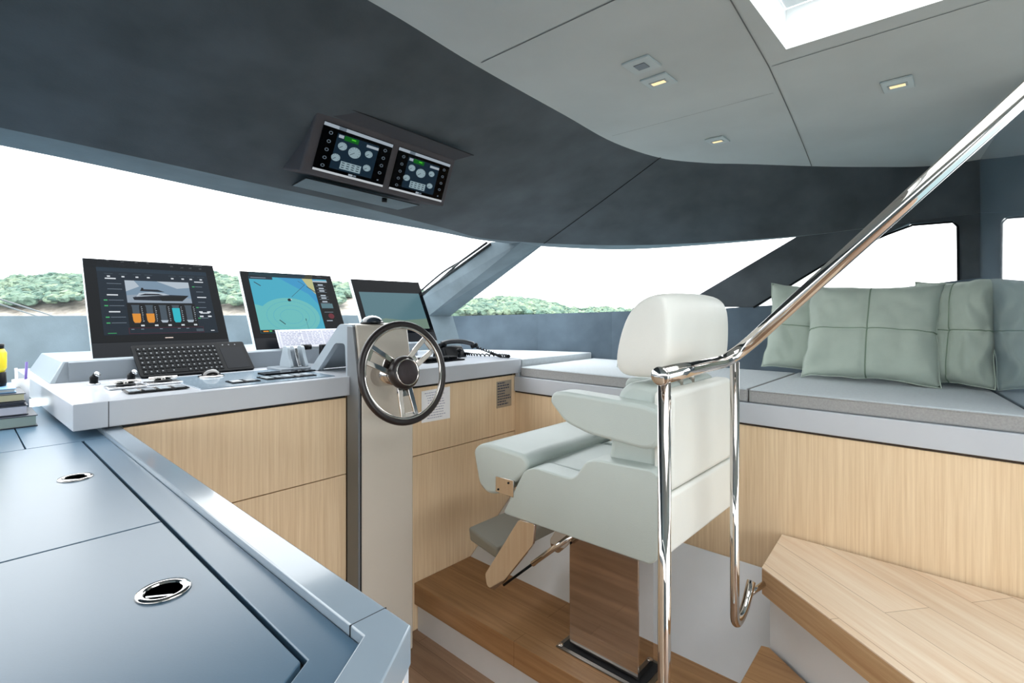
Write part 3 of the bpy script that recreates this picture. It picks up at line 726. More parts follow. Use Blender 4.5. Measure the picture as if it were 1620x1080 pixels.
# right part: dark panels, radio handset
t = thing('control_unit', 'black upright control unit behind the steering wheel, right of the column', 'control display', (1.60, 2.40, CZ))
MB().hexa([(1.50, 2.36, CZ+.001), (1.68, 2.36, CZ+.001), (1.68, 2.46, CZ+.001), (1.50, 2.46, CZ+.001)], [(1.50, 2.42, CZ+.13), (1.68, 2.42, CZ+.13), (1.68, 2.46, CZ+.13), (1.50, 2.46, CZ+.13)]).build('housing', BLACKP, t, bevel=.005)
for k in range(4):
    z0 = .02+k*.026; y0 = 2.36+.06*(z0/.13)-.001; y1 = 2.36+.06*((z0+.017)/.13)-.001
    MB().poly([(1.52, y0, CZ+z0), (1.63, y0, CZ+z0), (1.63, y1, CZ+z0+.017), (1.52, y1, CZ+z0+.017)]).build('button_row', GREYD, t)
t = thing('gauge_panel', 'row of flat black switches on the worktop between steering wheel and radio handset', 'switch panel', (1.85, 2.2, CZ))
MB().box(1.66, 1.93, 2.12, 2.30, CZ+.0002, CZ+.008).build('panel', BLACKG, t, bevel=.001)
for k in range(4):
    MB().box(1.69+k*.06, 1.73+k*.06, 2.16, 2.25, CZ+.008, CZ+.022).build('button', BLACKP, t, bevel=.003)
# radio: cradle, handset, coiled cord
rx, ry = 2.04, 2.30
t = thing('radio_handset', 'black radio handset resting across its cradle at the right end of the worktop', 'radio handset', (rx, ry, CZ))
MB().hexa([(1.92, 2.26, CZ+.001), (2.08, 2.26, CZ+.001), (2.08, 2.40, CZ+.001), (1.92, 2.40, CZ+.001)], [(1.925, 2.30, CZ+.065), (2.07, 2.30, CZ+.065), (2.07, 2.38, CZ+.065), (1.925, 2.38, CZ+.065)]).build('cradle', BLACKP, t, bevel=.008)
MB().tube(smoothpath([(1.935, 2.33, CZ+.082), (1.99, 2.31, CZ+.094), (2.05, 2.27, CZ+.092), (2.10, 2.23, CZ+.075)], 5), .014, 12).build('grip', mat('handset_black', (30, 34, 40), .3), t, smooth=True)
MB().lathe([(.024, -.012), (.026, 0), (.022, .012)], (1.94, 2.325, CZ+.076), (.1, -.3, -1), 18).build('earpiece', BLACKP, t, smooth=True)
MB().lathe([(.022, -.01), (.024, 0), (.020, .012)], (2.10, 2.225, CZ+.068), (.3, -.3, -1), 18).build('mouthpiece', BLACKP, t, smooth=True)
cordp = []
base = smoothpath([(2.11, 2.22, CZ+.06), (2.16, 2.15, CZ+.03), (2.15, 2.06, CZ+.012), (2.185, 2.02, CZ+.012), (2.195, 2.10, CZ+.012), (2.12, 2.22, CZ+.012), (2.07, 2.27, CZ+.02)], 24)
for i, p in enumerate(base):
    a_ = i*1.5; cordp.append(p+Vector((math.cos(a_)*.007, math.sin(a_)*.003, math.sin(a_)*.007)))
MB().tube(cordp, .0038, 6).build('cord', BLACKP, t, smooth=True)
t = thing('cord_reel_knob', 'small black upright knob in front of the radio cradle', 'knob', (1.93, 2.20, CZ))
MB().tube([(1.95, 2.19, CZ+.0085), (1.95, 2.19, CZ+.05)], .011, 14).build('stem', BLACKP, t, smooth=True)
MB().lathe([(.016, 0), (.018, .008), (.010, .016), (0, .017)], (1.95, 2.19, CZ+.045), (0, 0, 1), 18).build('cap', BLACKP, t, smooth=True)

# ================================================================== INSTRUMENT POD IN THE FASCIA
def fasz(x, y):   # height of the fascia near the pod
    t = (y-1.05)/(1.87-1.05); z0 = zc(x); z1 = .483-(x-.085)*.055
    return z0+(z1-z0)*t
def on_fascia(px, py):
    d = 1.5
    for _ in range(60):
        p = PT(px, py, d=d); e = p.z-fasz(p.x, p.y); d -= e*.5/ ((493-py)/809.+.3)
    return PT(px, py, d=d)
A, B, Cc, D = on_fascia(515, 154), on_fascia(749, 243), on_fascia(644, 339), on_fascia(419, 288)
xa = .75
a_ = PT(501, 174, d=(A.length if False else PT(501, 174, x=.755).dot(Vector((CA, SA, 0))))); 
FW = Vector((CA, SA, 0))
fa = on_fascia(501, 174); fa = PT(501, 174, d=fa.dot(FW)-.012); fd = PT(475, 271, x=.755)
fb = on_fascia(720, 253); fb = PT(720, 253, d=fb.dot(FW)-.014); n0 = (fb-fa).cross(fd-fa)
r0 = PT(702, 327, d=1); fc = r0*(fa.dot(n0)/r0.dot(n0))
pd = thing('instrument_pod', 'grey suede overhead pod with two engine displays set into the fascia', 'instrument pod', tuple((fd+fc)/2))
face = [fa, fb, fc, fd]
fn = (fb-fa).cross(fd-fa).normalized()
if fn.y > 0: fn = -fn
body = MB()
up = Vector((0, 0, .05))
nw = D; ne = Cc
body.hexa([fa, fb, fc, fd], [A+Vector((0, .05, .10)), B+Vector((0, .05, .10)), Cc+Vector((0, .03, .06)), D+Vector((0, .03, .06))])
body.build('housing', [PODM], pd, bevel=.006, seg=3)
# niche above the face, nearly flush; recess shade put into darker suede
MB().poly([A+Vector((0, -.002, -.006)), B+Vector((0, -.002, -.006)), fb+Vector((0, -.001, -.001)), fa+Vector((0, -.001, -.001))]).build('niche_shade', mat('suede_niche_shade', (70, 70, 76), .9), pd)
MB().tube([A+Vector((0, 0, -.006)), B+Vector((0, 0, -.006))], .0018, 6).build('niche_edge', DARKGAP, pd)
# underside hatch; its lighter suede stands for window light on the pod's underside
und = [fd, fc, Cc, D]
un = (fc-fd).cross(D-fd).normalized()
if un.z > 0: un = -un
hq = [onquad(und, .08, .22), onquad(und, .86, .22), onquad(und, .86, .80), onquad(und, .12, .80)]
hs = MB().prism([p+un*.0035 for p in hq], -un*.004).build('access_hatch', SUEDEM, pd, bevel=.001)
mb = MB(); loop = [p+un*.002 for p in hq]
mb.tube(loop+[loop[0]], .0018, 6); mb.build('hatch_gap', DARKGAP, pd)
lp = onquad(und, .60, .26)+un*.006
MB().tube([lp, lp+un*.014], .010, 16).build('hatch_latch', BLACKP, pd, smooth=True)
def engine(u0, u1, v0, v1, nm):
    q4 = [onquad(face, u0, v0), onquad(face, u1, v0), onquad(face, u1, v1), onquad(face, u0, v1)]
    q4 = [p+fn*.004 for p in q4]
    o = MB().prism(q4, -fn*.004).build('engine_display', BLACKG, pd, bevel=.001)
    it = [(0, 0, 1, .065, 'cloud'), (0, .945, 1, .995, 'white'), (.20, .0, .30, .065, 'grey'),
          (.20, .13, .80, .87, 'bar'), (.22, .15, .29, .21, 'cloud'), (.30, .14, .50, .235, 'dgreen'), (.40, .165, .46, .19, 'lgreen'), (.62, .17, .80, .225, 'cloud'), (.80, .07, .80, .93, 'black'),
          ('c', .30, .36, .062, 'dial'), ('c', .25, .62, .060, 'dial'), ('c', .48, .42, .088, 'dial'), ('c', .68, .36, .056, 'dial'), ('c', .70, .66, .056, 'dial'), (.33, .66, .62, .83, 'dial')]
    for (cx, cy, rr) in ((.30, .36, .06), (.25, .62, .058), (.48, .42, .085), (.68, .36, .054), (.70, .66, .054)):
        it.append(('l', cx, cy, cx-rr*.6, cy+rr*.7, .004, 'dim'))
        for k in range(9):
            a0 = math.radians(140+k*32); r1 = rr*.86; r0 = rr*.70
            it.append(('l', cx+r0*math.cos(a0), cy+r0*1.5*math.sin(a0), cx+r1*math.cos(a0), cy+r1*1.5*math.sin(a0), .003, 'dim'))
    for r_ in range(3):
        for c in range(4): it.append((.345+c*.07, .68+r_*.05, .385+c*.07, .70+r_*.05, 'dim'))
    for k in range(5):
        v = .17+k*.17; it += [('c', .11, v, .026, 'grey'), ('c', .11, v, .017, 'black')]
        if k < 4: it += [('c', .90, v, .026, 'grey'), ('c', .90, v, .017, 'black')]
        else: it.append((.885, v-.01, .91, v+.02, 'grey'))
    it += [(.47, .89, .53, .93, 'cloud'), (.54, .89, .58, .93, 'grey')]
    disp(q4, it, COLS, nm, o, toward=fn)
EMI = .12
engine(.055, .50, .10, .90, 'display')
engine(.545, .965, .10, .90, 'display')

# ================================================================== CEILING LIGHTS
def clight(px, py, w_, l_, lit, lab, grp):
    z = .72
    for _ in range(4): p = PT(px, py, z=z); z = zc(p.x)
    x, y = p.x, p.y
    t = thing('ceiling_light' if lit else 'ceiling_sensor', lab, 'ceiling light' if lit else 'sensor', (x, y, z-.006), grp)
    MB().box(x-w_/2, x+w_/2, y-l_/2, y+l_/2, z-.007, z-.0005).build('plate', mat('light_plate', (196, 206, 208), .4), t, bevel=.002)
    if lit:
        MB().box(x-w_*.15, x+w_*.15, y-l_*.32, y+l_*.32, z-.0085, z-.0068).build('lamp_slot', mat('lamp_recess', (170, 178, 180), .4), t)
        MB().box(x-w_*.10, x+w_*.10, y-l_*.25, y+l_*.25, z-.0095, z-.0086).build('lamp', mat('warm_lamp', (255, 225, 170), .4, emit=.16), t)
    else:
        MB().box(x-w_*.20, x+w_*.20, y-l_*.20, y+l_*.20, z-.009, z-.0068).build('sensor_window', mat('sensor_grey', (110, 118, 126), .3), t)
clight(1042, 127, .085, .085, True, 'square ceiling light with a warm slot, right against the sensor plate', 'ceiling lights')
clight(1135, 221, .085, .075, True, 'ceiling light nearest the dark curved fascia, above the helm chair', 'ceiling lights')
clight(1420, 132, .10, .08, True, 'ceiling light by itself beyond the roof hatch, above the settee', 'ceiling lights')
clight(1015, 101, .085, .085, False, 'square white ceiling plate with a small grey window beside a light', None)

# ================================================================== FOREGROUND COUNTER
ct = thing('storage_counter', 'blue grey lacquered counter with a raised pale rim in the foreground', 'counter', (-.4, 1.2, -1.51))
ZR, ZS = -.355, -.367
out_ = [(.351, 1.93), (.351, .476), (-.05, .184)]
inn_ = [(.304, 1.93), (.304, .499), (-.075, .223)]
mb = MB()
def seg(o0, o1, i1, i0, g=0):
    mb.prism([(*o0, ZR-.045), (*o1, ZR-.045), (*i1, ZR-.045), (*i0, ZR-.045)], (0, 0, .045))
mb2 = MB()
MB().prism([(.351, 2.36, ZR-.045), (.351, .476, ZR-.045), (-.05, .184, ZR-.045), (-.075, .223, ZR-.045), (.304, .499, ZR-.045), (.304, 2.36, ZR-.045)], (0, 0, .045)).build('rim', RIM, ct, bevel=.002)
MB().box(.303, .3515, .5255, .5265, ZR-.03, ZR+.0002).build('rim_joint', DARKGAP, ct)
MB().prism([(.303, 2.7, -.39), (.303, .50, -.39), (-.075, .225, -.39), (-1.3, .225, -.39), (-1.3, 2.7, -.39)], (0, 0, .012)).build('under_top', DARKGAP, ct)
T = .011
def top(pts, name, m=COUNTER): return MB().prism([(x, y, ZS-T) for x, y in pts], (0, 0, T)).build(name, m, ct, bevel=.0015)
top([(.2525, 1.881), (.2525, .523), (-.10, .266), (-.076, .228), (.3035, .505), (.3035, 1.881)], 'border_strip')
lidA = top([(.2465, 1.880), (.2465, 1.0585), (-1.2, 1.0585), (-1.2, 1.880)], 'lid')
lidB = top([(.2465, 1.0555), (.2465, .526), (-.104, .272), (-1.2, .272), (-1.2, 1.0555)], 'lid')
top([(.3035, 2.7), (.3035, 1.8835), (.1335, 1.8835), (.1335, 2.7)], 'top_panel')
top([(.1305, 2.7), (.1305, 1.8835), (-1.2, 1.8835), (-1.2, 2.7)], 'top_panel')
for lid, cx, cy in ((lidA, .183, 1.473), (lidB, .187, .791)):
    o = MB().lathe([(.0215, .0003), (.0215, .0022), (.024, .003), (.030, .003), (.032, .0003)], (cx, cy, ZS), (0, 0, 1), 40).build('pull_ring', STEEL, lid, smooth=True)
    MB().lathe([(.0212, .0002), (.0, .0002)], (cx, cy, ZS), (0, 0, 1), 32).build('pull_cup', mat('pull_dark', (26, 30, 36), .15, coat=.4), lid)
    MB().prism([(cx-.0205, cy-.003, ZS+.0003), (cx+.004, cy-.020, ZS+.0003), (cx+.008, cy-.019, ZS+.0003), (cx-.0195, cy+.001, ZS+.0003)], (0, 0, .0006)).build('pull_bar', STEELB, lid)
MB().prism([(.345, 2.0, -1.505), (.345, .48, -1.505), (-.05, .192, -1.505), (-1.25, .192, -1.505), (-1.25, 2.66, -1.505), (.1, 2.66, -1.505), (.34, 2.0, -1.505)], (0, 0, 1.10)).build('body', VENEERX, ct)
MB().box(.337, .350, .478, .492, -1.505, -.401).build('corner_post', WHITEL, ct, bevel=.002)

# ---- books and bits at the far end of the counter
bz = ZS+.0005
specs = [('thick green grey book at the bottom of the stack beside the helm', (150, 166, 160), .036, .185, 2.235), ('white book second from the bottom of the stack, with dark cover edges', (205, 208, 222), .030, .165, 2.26),
         ('thin dark pamphlet in the middle of the stack of books', (60, 66, 80), .010, .160, 2.27), ('cream paged book second from the top of the stack', (196, 192, 160), .026, .160, 2.28), ('blue covered book lying on top of the stack', (120, 165, 205), .014, .140, 2.31)]
for lab, c, h_, xr, y0 in specs:
    t = thing('book', lab, 'book', (xr-.12, y0, bz), 'books stacked at the end of the counter')
    cov = mat('book_cover_%d' % c[0], (30, 38, 52) if 'blue' not in lab else c, .4)
    pg = mat('book_page_%d' % c[0], c if 'blue' not in lab else (190, 200, 205), .7)
    MB().box(xr-.28, xr-.004, y0+.004, y0+.20, bz+.003, bz+h_-.003).build('pages', pg, t)
    mb = MB(); mb.box(xr-.285, xr, y0, y0+.205, bz, bz+.0028); mb.box(xr-.285, xr, y0, y0+.205, bz+h_-.0028, bz+h_); mb.build('cover', cov, t, bevel=.001)
    bz += h_+.0006
btop = bz
t = thing('torch', 'yellow and black torch standing on the books at the left edge', 'torch', (.088, 2.42, btop))
tx, ty = .088, 2.42
MB().lathe([(.034, 0), (.036, .01), (.034, .045), (.030, .048)], (tx, ty, btop), (0, 0, 1), 24).build('grip', BLACKP, t, smooth=True)
MB().lathe([(.031, .046), (.036, .06), (.036, .11), (.028, .125)], (tx, ty, btop), (0, 0, 1), 24).build('barrel', mat('torch_yellow', (240, 215, 30), .4), t, smooth=True)
MB().lathe([(.029, .124), (.030, .14), (.0, .142)], (tx, ty, btop), (0, 0, 1), 24).build('cap', BLACKP, t, smooth=True)
btop = ZS+.0005
t = thing('pen_pot', 'clear and white pen pot behind the stacked books', 'pen pot', (.165, 2.54, btop))
MB().lathe([(.022, 0), (.024, .125), (.0215, .125), (.020, .003)], (.165, 2.54, btop), (0, 0, 1), 20).build('cup', WHITEL, t, smooth=True)
for k, (dx, c) in enumerate(((-.006, (235, 235, 240)), (.008, (90, 70, 150)))):
    o = MB().tube([(.165+dx, 2.54, btop+.004), (.165+dx*2.0, 2.545, btop+.165+k*.02)], .004, 8).build('marker_pen', mat('pen%d' % k, c, .4), None, smooth=True)
    tag(o, ['white pen standing in the pot by the stacked books', 'purple pen standing in the pot by the stacked books'][k], 'pen', 'pens in the pot')

# ================================================================== SETTEE
XS = 2.17
se = thing('settee_base', 'long settee base with a pale veneer front and white lacquered top edge', 'settee', (2.5, .9, -1.28))
MB().box(XS+.012, XS+.03, my(XS)+.004, YC+.02, -1.285, -.462).build('front_panel', VENEER, se, bevel=.001)
MB().box(XS+.014, XS+.03, my(XS)+.004, YC, -.461, -.452).build('shadow_gap', mat('gap_brown', (60, 46, 36), .8), se)
MB().prism([(XS, my(XS)+.002, -.452), (2.88, my(2.88)+.002, -.452), (2.88, 1.968, -.452), (XS, 1.968, -.452)], (0, 0, .083)).build('edge_board', WHITEL, se, bevel=.003)
MB().box(2.183, 2.95, 1.945, 1.968, -.3688, -.3495).build('corner_block', WHITEL, se)
def sofa(y0, y1, lab, x1=2.955):
    t = thing('seat_cushion', lab, 'seat cushion', ((XS+x1)/2, y0, -.368), 'flat cushions on the settee')
    top_ = [(XS+.012, y0 if y0 > 0 else my(XS+.012)+.003), (x1, y0 if y0 > 0 else my(x1)+.003), (x1, y1), (XS+.012, y1)]
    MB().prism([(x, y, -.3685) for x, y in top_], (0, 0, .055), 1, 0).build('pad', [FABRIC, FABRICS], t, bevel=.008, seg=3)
    MB().tube([(XS+.012, y0+.006, -.320), (XS+.012, y1-.006, -.320)], .0022, 6).build('piping', FABRICS, t, smooth=True)
sofa(-.084, .693, 'seat cushion under the green pillows at the aft end of the settee')
sofa(.697, 1.93, 'long seat cushion behind the helm chair, forward of the pillows', 2.93)
# pale shelf forward of the settee up to the low wall
o = MB().prism([(2.218, 1.945, -.33), (2.93, 1.945, -.33), (2.80, 2.31, -.33), (2.555, 2.77, -.33), (2.34, 2.92, -.33), (2.218, 2.96, -.33)], (0, 0, .055)).build('sun_pad', FABRIC, bevel=.006)
tag(o, 'pale flat pad filling the corner between the settee and the windscreen', 'cushion')
o = MB().box(2.218, 2.93, 1.970, 2.0, -.42, -.331).build('pad_board', WHITEL); tag(o, 'white board under the front edge of the corner pad', 'board')
# dark upholstered backrest
# ---- pillows
def pillow(name, label, cen, wdt, hgt, thk, yaw, lean, roll, seed):
    t = thing(name, label, 'pillow', tuple(cen-Vector((0, 0, hgt/2))), 'sage green pillows on the settee')
    # local: u along width, v up, w thickness ; facing -X before rotation
    Rm = Matrix.Rotation(yaw, 3, 'Z') @ Matrix.Rotation(lean, 3, 'Y') @ Matrix.Rotation(roll, 3, 'X')
    N = 36; rows_f = []; rows_b = []
    def pt(i, j, side):
        u = -1+2*i/N; v = -1+2*j/N
        pinch = 1-.06*(1-abs(u)**3)*0
        uu = u*(1-.075*(1-v*v)**1 * abs(u)**3); vv = v*(1-.075*(1-u*u)*abs(v)**3)
        th = thk*((1-u**4)*(1-v**4))**.55
        n_ = noise.noise(Vector((u*1.7+seed, v*1.7, seed*3.1)))*.018+abs(noise.noise(Vector((u*3.2+seed, v*2.2+u*2, seed))))*.022*(.4+abs(u))
        n_ += .010*math.sin((u*3-v*5)*2+seed)*max(0, -v)*abs(u)
        cr_ = .010*(math.exp(-(u/.035)**2)+math.exp(-(v/.035)**2)) if side > 0 else 0
        e_ = min(1, (1-max(abs(u), abs(v)))*6)
        w_ = side*(th+(n_-cr_)*e_) if side > 0 else -th*.8
        ed = noise.noise(Vector((u*3, v*3, seed+9)))*.008*(1-e_)
        p = Vector((-w_, -uu*wdt/2+ed, vv*hgt/2+ed)); 
        return cen+Rm @ p
    mb = MB(); mb.grid([[pt(i, j, 1) for j in range(N+1)] for i in range(N+1)]); mb.grid([[pt(i, j, -1) for j in range(N+1)] for i in range(N+1)])
    mb.build('cover', PILLOW, t, smooth=True, weld=True)
    off = Rm @ Vector((-.0005, 0, 0))
    MB().tube([pt(N//2, j, 1)+off for j in range(N+1)], .003, 6).tube([pt(i, N//2, 1)+off for i in range(N+1)], .003, 6).build('seam', PILLOWT, t, smooth=True)
    edge = [pt(i, 0, 1) for i in range(N)]+[pt(N, j, 1) for j in range(N)]+[pt(N-i, N, 1) for i in range(N)]+[pt(0, N-j, 1) for j in range(N)]
    MB().tube(edge, .0028, 6, closed=True).build('edge_piping', PILLOW, t, smooth=True)
pillow('pillow', 'large sage green pillow in the middle, in front of the other two', Vector((2.77, .365, -.092)), .51, .45, .075, 0.02, .30, .02, 1.3)
pillow('pillow', 'sage green pillow on the right, tucked behind the largest and against the gloss panel', Vector((2.83, .084, -.085)), .29, .46, .055, -.30, .24, -.03, 4.1)
pillow('pillow', 'sage green pillow mostly hidden, on the left behind the handrail', Vector((2.895, .60, -.088)), .44, .44, .06, .22, .22, .10, 7.7)

# ================================================================== STEPS
ZL = -.861
ld = thing('landing_step', 'broad oak landing, coloured pale for skylight, with a white side, between settee and handrail', 'step', (1.8, .2, -1.28))
lp_ = [(2.166, .564), (1.84, .541), (1.507, .109), (1.0, -.55), (2.166, -.55)]
MB().prism([(x, y, ZL-.004) for x, y in lp_], (0, 0, .004)).build('tread', OAKL, ld)
MB().prism([(x, y, ZL-.088) for x, y in lp_], (0, 0, .0835)).build('nosing', OAKN, ld)
lw = [(2.165, .545), (1.862, .522), (1.53, .09), (1.05, -.54), (2.165, -.54)]
MB().prism([(x, y, PLAT) for x, y in lw], (0, 0, .331)).build('side_panel', WHITES, ld)
st = thing('lower_step', 'small oak step tucked below the landing beside the handrail', 'step', (1.5, .3, -1.28))
sp_ = [(1.852, .542), (1.50, .528), (1.12, .03), (1.42, -.05), (1.505, .04)]
sp_ = [(1.828, .54), (1.50, .528), (1.12, .03), (1.36, -.05), (1.51, .085), (1.835, .517)]
MB().prism([(x, y, -1.117-.06) for x, y in sp_], (0, 0, .06)).build('tread', OAK, st, bevel=.002)
MB().prism([(x*.99+.01, y-.012, PLAT+.0005) for x, y in sp_[:5]]+[(1.83, .50, PLAT+.0005)], (0, 0, .102)).build('riser', WHITES, st)

# ================================================================== HANDRAIL
hr = thing('handrail', 'polished steel handrail rising over the landing on two slim posts', 'handrail', (1.09, .513, -1.51))
zr = -.143
p0 = Vector((1.066, .524, zr)); p1 = Vector((1.60, .556, zr-.002)); p2 = PT(1620, 150, d=.985); 
pdir = (p2-p1).normalized()
path = [p0, Vector((1.35, .541, zr)), p1, p2+pdir*.6]
MB().tube(fillet(path, .16, 14), .0195, 24).build('rail', STEEL, hr, smooth=True)
MB().lathe([(.0195, 0), (.021, .002), (.021, .007), (.018, .010), (0, .011)], p0, (p0-path[1]), 28).build('end_cap', STEEL, hr, smooth=True)
q0 = Vector((1.085, .5255, zr-.005))
MB().tube([q0, (q0.x, q0.y, -1.51)], .0145, 24).build('post', STEEL, hr, smooth=True)
q1_ = Vector((1.612, .552, zr-.01)); 
tgt = Vector((1.835, .531, -.905))
qa = Vector((1.612, .552, -.925)); qb = Vector((1.655, .552, -.965)); 
MB().tube(fillet([q1_, Vector((1.612, .552, -.965)), Vector((1.70, .553, -.955)), Vector((1.76, .55, -.88))], .06, 10), .0135, 20).build('post', STEEL, hr, smooth=True)
MB().tube([Vector((1.735, .551, -.915)), Vector((1.842, .531, -.91))], .009, 14).build('bracket', STEEL, hr, smooth=True)

# ================================================================== HELM CHAIR
ch = thing('helm_chair', 'white leather helm chair with flipped up seat bolster on a mirrored post', 'chair', (1.645, 1.01, PLAT))
XL, XR = 1.361, 1.929
def sideprof(pts, x): return [PT(a, b_, x=x) for a, b_ in pts]
# side shells
sp1 = [(795, 812), (829, 744), (845, 739), (903, 757), (912, 752), (927, 729), (942, 727), (1032, 744), (1046, 757), (1041, 884), (1030, 894)]
pr = roundpoly(sideprof(sp1, XL), [.02, .02, .02, .02, .01, .02, .015, .015, .02, .02, .015], 4)
MB().prism(pr, (.085, 0, 0)).build('side_shell', LEATH, ch, bevel=.014, seg=4)
MB().prism([p+Vector((XR-XL-.085, 0, 0)) for p in pr], (.085, 0, 0)).build('side_shell', LEATH, ch, bevel=.014, seg=4)
# back shell, lower and upper
YB = .668
bk_ = [(XL+.088, YB, -.695), (XR-.088, YB, -.695), (XR-.088, YB, -.528), (XL+.088, YB, -.528)]
MB().box(XL+.03, XR-.02, YB-.012, YB+.06, -.700, -.528).build('lower_back_panel', LEATH_LIT, ch, bevel=.012, seg=4)
MB().box(XL+.045, XR-.045, YB-.012, YB+.05, -.524, -.235).build('upper_back_panel', LEATH_LIT, ch, bevel=.016, seg=4)
# backrest cushion
br_ = [(1.42, .71, -.225), (1.42, .80, -.215), (1.42, .845, -.25), (1.42, .90, -.58), (1.42, .71, -.60)]
MB().prism(roundpoly(br_, .03, 4), (.45, 0, 0)).build('backrest', LEATH, ch, bevel=.02, seg=4)
# headrest
hx = 1.392
hp = [PT(a, b_, x=hx) for a, b_ in [(1058, 590), (1060, 540), (1060, 480), (1048, 461), (1020, 464), (996, 482), (982, 510), (972, 548), (968, 582), (980, 597), (1010, 600), (1040, 600)]]
cy_ = sum(p.y for p in hp)/len(hp); cz_ = sum(p.z for p in hp)/len(hp)
rws = []
for x, e, tz in ((hx, .55, .02), (hx+.001, .93, .0), (hx+.03, 1.0, .0), (hx+.25, 1.02, -.004), (hx+.46, 1.0, .0), (hx+.497, .90, .022), (hx+.498, .5, .03)):
    rws.append([Vector((x, cy_+(p.y-cy_)*e, cz_+(p.z-cz_)*e-(tz if p.z > -.02 else 0))) for p in hp+hp[:1]])
mb = MB(); mb.grid(rws); mb.poly(rws[0][:-1]); mb.poly(rws[-1][:-1])
mb.build('headrest', [LEATH_LIT], ch, sub=2, weld=True)
MB().tube([p+Vector((.001, 0, 0)) for p in rws[2][4:9]], .0012, 6).build('headrest_seam', LEATH, ch, smooth=True)
for x in (1.60, 1.69):
    MB().tube([(x, .72, -.24), (x, .72, -.19)], .010, 12).build('headrest_stem', STEEL, ch, smooth=True)
# arm rests
ap = [(868, 634), (874, 620), (890, 619), (1020, 641), (1044, 652), (1048, 672), (1040, 708), (1020, 712), (930, 687), (893, 668)]
pr = roundpoly(sideprof(ap, XL-.004), .025, 4)
MB().prism(pr, (.085, 0, 0)).build('armrest', LEATH, ch, bevel=.02, seg=5)
MB().prism([p+Vector((XR-XL-.077, 0, 0)) for p in pr], (.085, 0, 0)).build('armrest', LEATH, ch, bevel=.02, seg=5)
# seat and bolster
MB().box(XL+.087, XR-.087, .86, 1.27, -.66, -.548).build('seat', LEATH, ch, bevel=.025, seg=4)
bo = [(748, 712), (756, 703), (770, 701), (826, 719), (835, 730), (832, 748), (812, 765), (786, 782), (770, 781), (757, 765)]
pr = roundpoly(sideprof(bo, XL+.002), .02, 4)
MB().prism(pr, (XR-XL-.004, 0, 0)).build('seat_bolster', LEATH, ch, bevel=.014, seg=4)
bq = sideprof([(784, 753), (812, 760), (812, 787), (784, 777)], XL-.002)
MB().prism(bq, (.006, 0, 0)).build('hinge_plate', STEEL, ch, bevel=.001)
for a, b_ in ((788, 774), (804, 764)):
    c0 = PT(a, b_, x=XL-.003); MB().lathe([(.004, 0), (.003, .002), (0, .0022)], c0, (-1, 0, 0), 10).build('hinge_screw', BLACKP, ch)
# under-seat frame
MB().box(1.47, 1.82, .80, 1.25, -.70, -.662).build('seat_frame', STEEL, ch, bevel=.004)
# post
MB().box(1.59, 1.70, .864, 1.157, PLAT+.012, -.701).build('post', STEEL, ch, bevel=.003)
MB().box(1.555, 1.735, .825, 1.195, PLAT+.0005, PLAT+.006).build('base_plate', mat('base_steel', (120, 118, 116), .3, metal=1), ch, bevel=.002)
MB().box(1.571, 1.719, .842, 1.179, PLAT+.006, PLAT+.0075).build('base_slot', DARKGAP, ch)
for x, y in ((1.568, 1.182), (1.722, 1.182), (1.568, .838), (1.722, .838)):
    MB().lathe([(.011, .006), (.011, .010), (.006, .011), (0, .011)], (x, y, PLAT), (0, 0, 1), 16).build('base_bolt', STEEL, ch, smooth=True)
# foot rest and its arms
fr = MB().hexa([(1.455, 1.57, -.955), (1.85, 1.57, -.955), (1.85, 1.40, -.985), (1.455, 1.40, -.985)], [(1.455, 1.58, -.90), (1.85, 1.58, -.90), (1.85, 1.41, -.94), (1.455, 1.41, -.94)])
fr.build('footrest', LEATHG, ch, bevel=.010, seg=3)
for x in (1.435, 1.852):
    lv = [(820, 822), (846, 828), (843, 862), (795, 922), (781, 934), (770, 927), (767, 908)]
    pr = roundpoly([PT(a, b_, x=1.435) for a, b_ in lv], .012, 4)
    pr = [p+Vector((x-1.435, 0, 0)) for p in pr]
    MB().prism(pr, (.012, 0, 0)).build('footrest_arm', STEEL, ch, bevel=.002)
s0, s1 = PT(905, 846, x=1.47), PT(797, 925, x=1.455)
MB().tube([s0, s0.lerp(s1, .55)], .010, 14).build('gas_strut', STEEL, ch, smooth=True)
MB().tube([s0.lerp(s1, .55), s1], .005, 12).build('strut_rod', BLACKP, ch, smooth=True)

# ================================================================== OUTSIDE
Fw = Vector((CA, SA, 0)); Rt = Vector((SA, -CA, 0))
def out(px, py, d): return PT(px, py, d=d)
o = MB().poly([(-1500, -1500, -5.5), (1500, -1500, -5.5), (1500, 1500, -5.5), (-1500, 1500, -5.5)]).build('sea', SEADECK); struct(o)
# rocky shore and wooded slope, real distance about 220 m
SH = mat('shore_rock', (160, 152, 142), .9, noise_amt=.4, noise_scale=.35)
FOL = [mat('pine_a', (92, 114, 98), .9, noise_amt=.35, noise_scale=.8), mat('pine_b', (72, 98, 86), .9, noise_amt=.35, noise_scale=.8), mat('pine_c', (112, 130, 108), .9, noise_amt=.35, noise_scale=.8)]
def ridge(pts, px):
    for (a, ha), (b_, hb) in zip(pts[:-1], pts[1:]):
        if a <= px <= b_: return ha+(hb-ha)*(px-a)/(b_-a)
    return pts[-1][1]
RG = [(-300, 440), (-40, 442), (10, 436), (30, 428), (60, 426), (110, 425), (150, 424), (250, 420), (300, 418), (325, 419), (350, 428), (400, 436), (540, 440), (560, 442), (660, 452), (720, 470), (760, 470), (800, 468), (815, 466), (850, 472), (880, 478), (900, 486), (960, 484), (1000, 487), (1060, 492), (1130, 496)]
DS = 220
rows_ = []
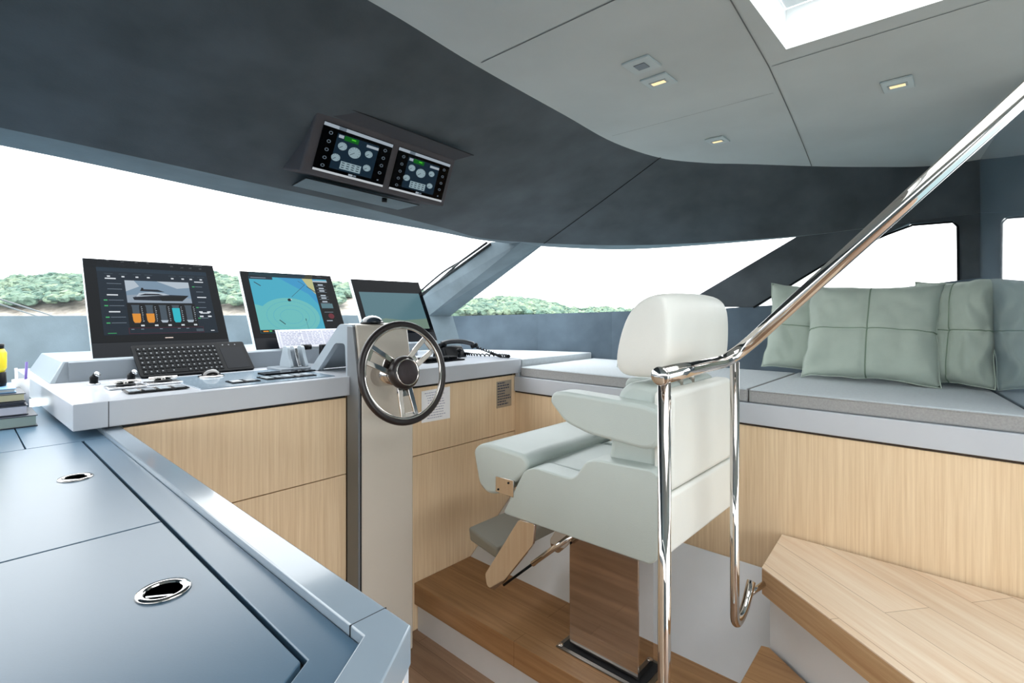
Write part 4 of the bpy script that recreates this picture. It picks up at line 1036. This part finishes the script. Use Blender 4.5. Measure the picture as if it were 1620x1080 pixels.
for i in range(120):
    px = -300+i*12; h_ = (493-ridge(RG, px))/809*DS
    base = -5.5; row = []
    for k, (dd, f) in enumerate(((0, 0), (6, .12), (14, .22), (40, .55), (70, .85), (100, .95), (140, .6))):
        z = base+(h_+5.5-2.0)*f if k else base-1
        p = PT(px, 493, d=DS-20+dd*.6); p.z = z+noise.noise(Vector((px*.05, dd*.1, 0)))*1.0; row.append(p)
    rows_.append(row)
o = MB().grid(rows_).build('shore_hill', SH, smooth=True); struct(o)
bm = bmesh.new(); bmesh.ops.create_icosphere(bm, subdivisions=2, radius=1)
ico_v = [v.co.copy() for v in bm.verts]; ico_f = [[v.index for v in f.verts] for f in bm.faces]; bm.free()
mb = MB(); rr = random.Random(5)
for i in range(4200):
    px = -280+rr.random()*1330; f = rr.random()
    h_ = (493-ridge(RG, px))/809*DS
    dd = 15+f*70
    zt = -5.5+(h_+5.5)*(.46+.54*f)
    if 540 < px < 700 and f < .5: continue
    r_ = .7+rr.random()**2*1.8
    p = PT(px, 493, d=DS-20+dd*.6); p.z = zt-r_*.3
    if h_ < 3.5: r_ *= .55; p.z = zt-r_*.3
    b0 = len(mb.v); sd = rr.random()*50; mi = rr.choice([0, 0, 1, 2])
    for v in ico_v:
        k = 1+.6*noise.noise(v*2.3+Vector((sd, 0, 0)))+.3*noise.noise(v*6+Vector((sd, 5, 0)))
        mb.v.append(p+Vector((v.x*r_*1.25*k, v.y*r_*1.25*k, v.z*r_*.85*k)))
    for fc_ in ico_f: mb.f.append([b0+j for j in fc_]); mb.m.append(mi)
o = mb.build('treeline', FOL, smooth=False); tag(o, 'green pine wood on the low rocky shore beyond the windows', 'trees', kind='stuff')
# deck rail outside the windscreen, bottom left
t = thing('deck_rail', 'thin steel wires of the foredeck rail outside the windscreen', 'railing', (.0, 5.0, -.3))
MB().tube([PT(-60, 455, d=3.6), PT(0, 473, d=4.2), PT(85, 500, d=5.4)], .007, 8).build('upper_wire', mat('wire_grey', (52, 58, 64), .4), t, smooth=True)
MB().tube([PT(-60, 462, d=3.6), PT(0, 481, d=4.2), PT(65, 502, d=5.4)], .007, 8).build('lower_wire', mat('wire_grey', (52, 58, 64), .4), t, smooth=True)
t = thing('windscreen_wiper', 'black wiper arm lying outside the windscreen along the pillar', 'wiper', (2.2, 3.4, -.05))
g0, g1 = PT(657, 470, x=2.33), PT(776, 381, x=2.16)
MB().tube(smoothpath([PT(640, 484, d=3.95), PT(668, 458, d=3.85), PT(700, 431, d=3.6), PT(728, 414, d=3.4)], 6), .007, 8).build('wiper_arm', BLACKP, t, smooth=True)
MB().tube([PT(655, 480, d=3.9), PT(728, 414, d=3.4), PT(770, 384, d=3.1)], .0075, 8).build('wiper_blade', BLACKP, t, smooth=True)

# ================================================================== lift everything from eye level to floor level
for ob in list(COL.objects):
    if ob.parent is None and ob.type != 'CAMERA': ob.location.z += H
    if '_o' in ob: del ob['_o']
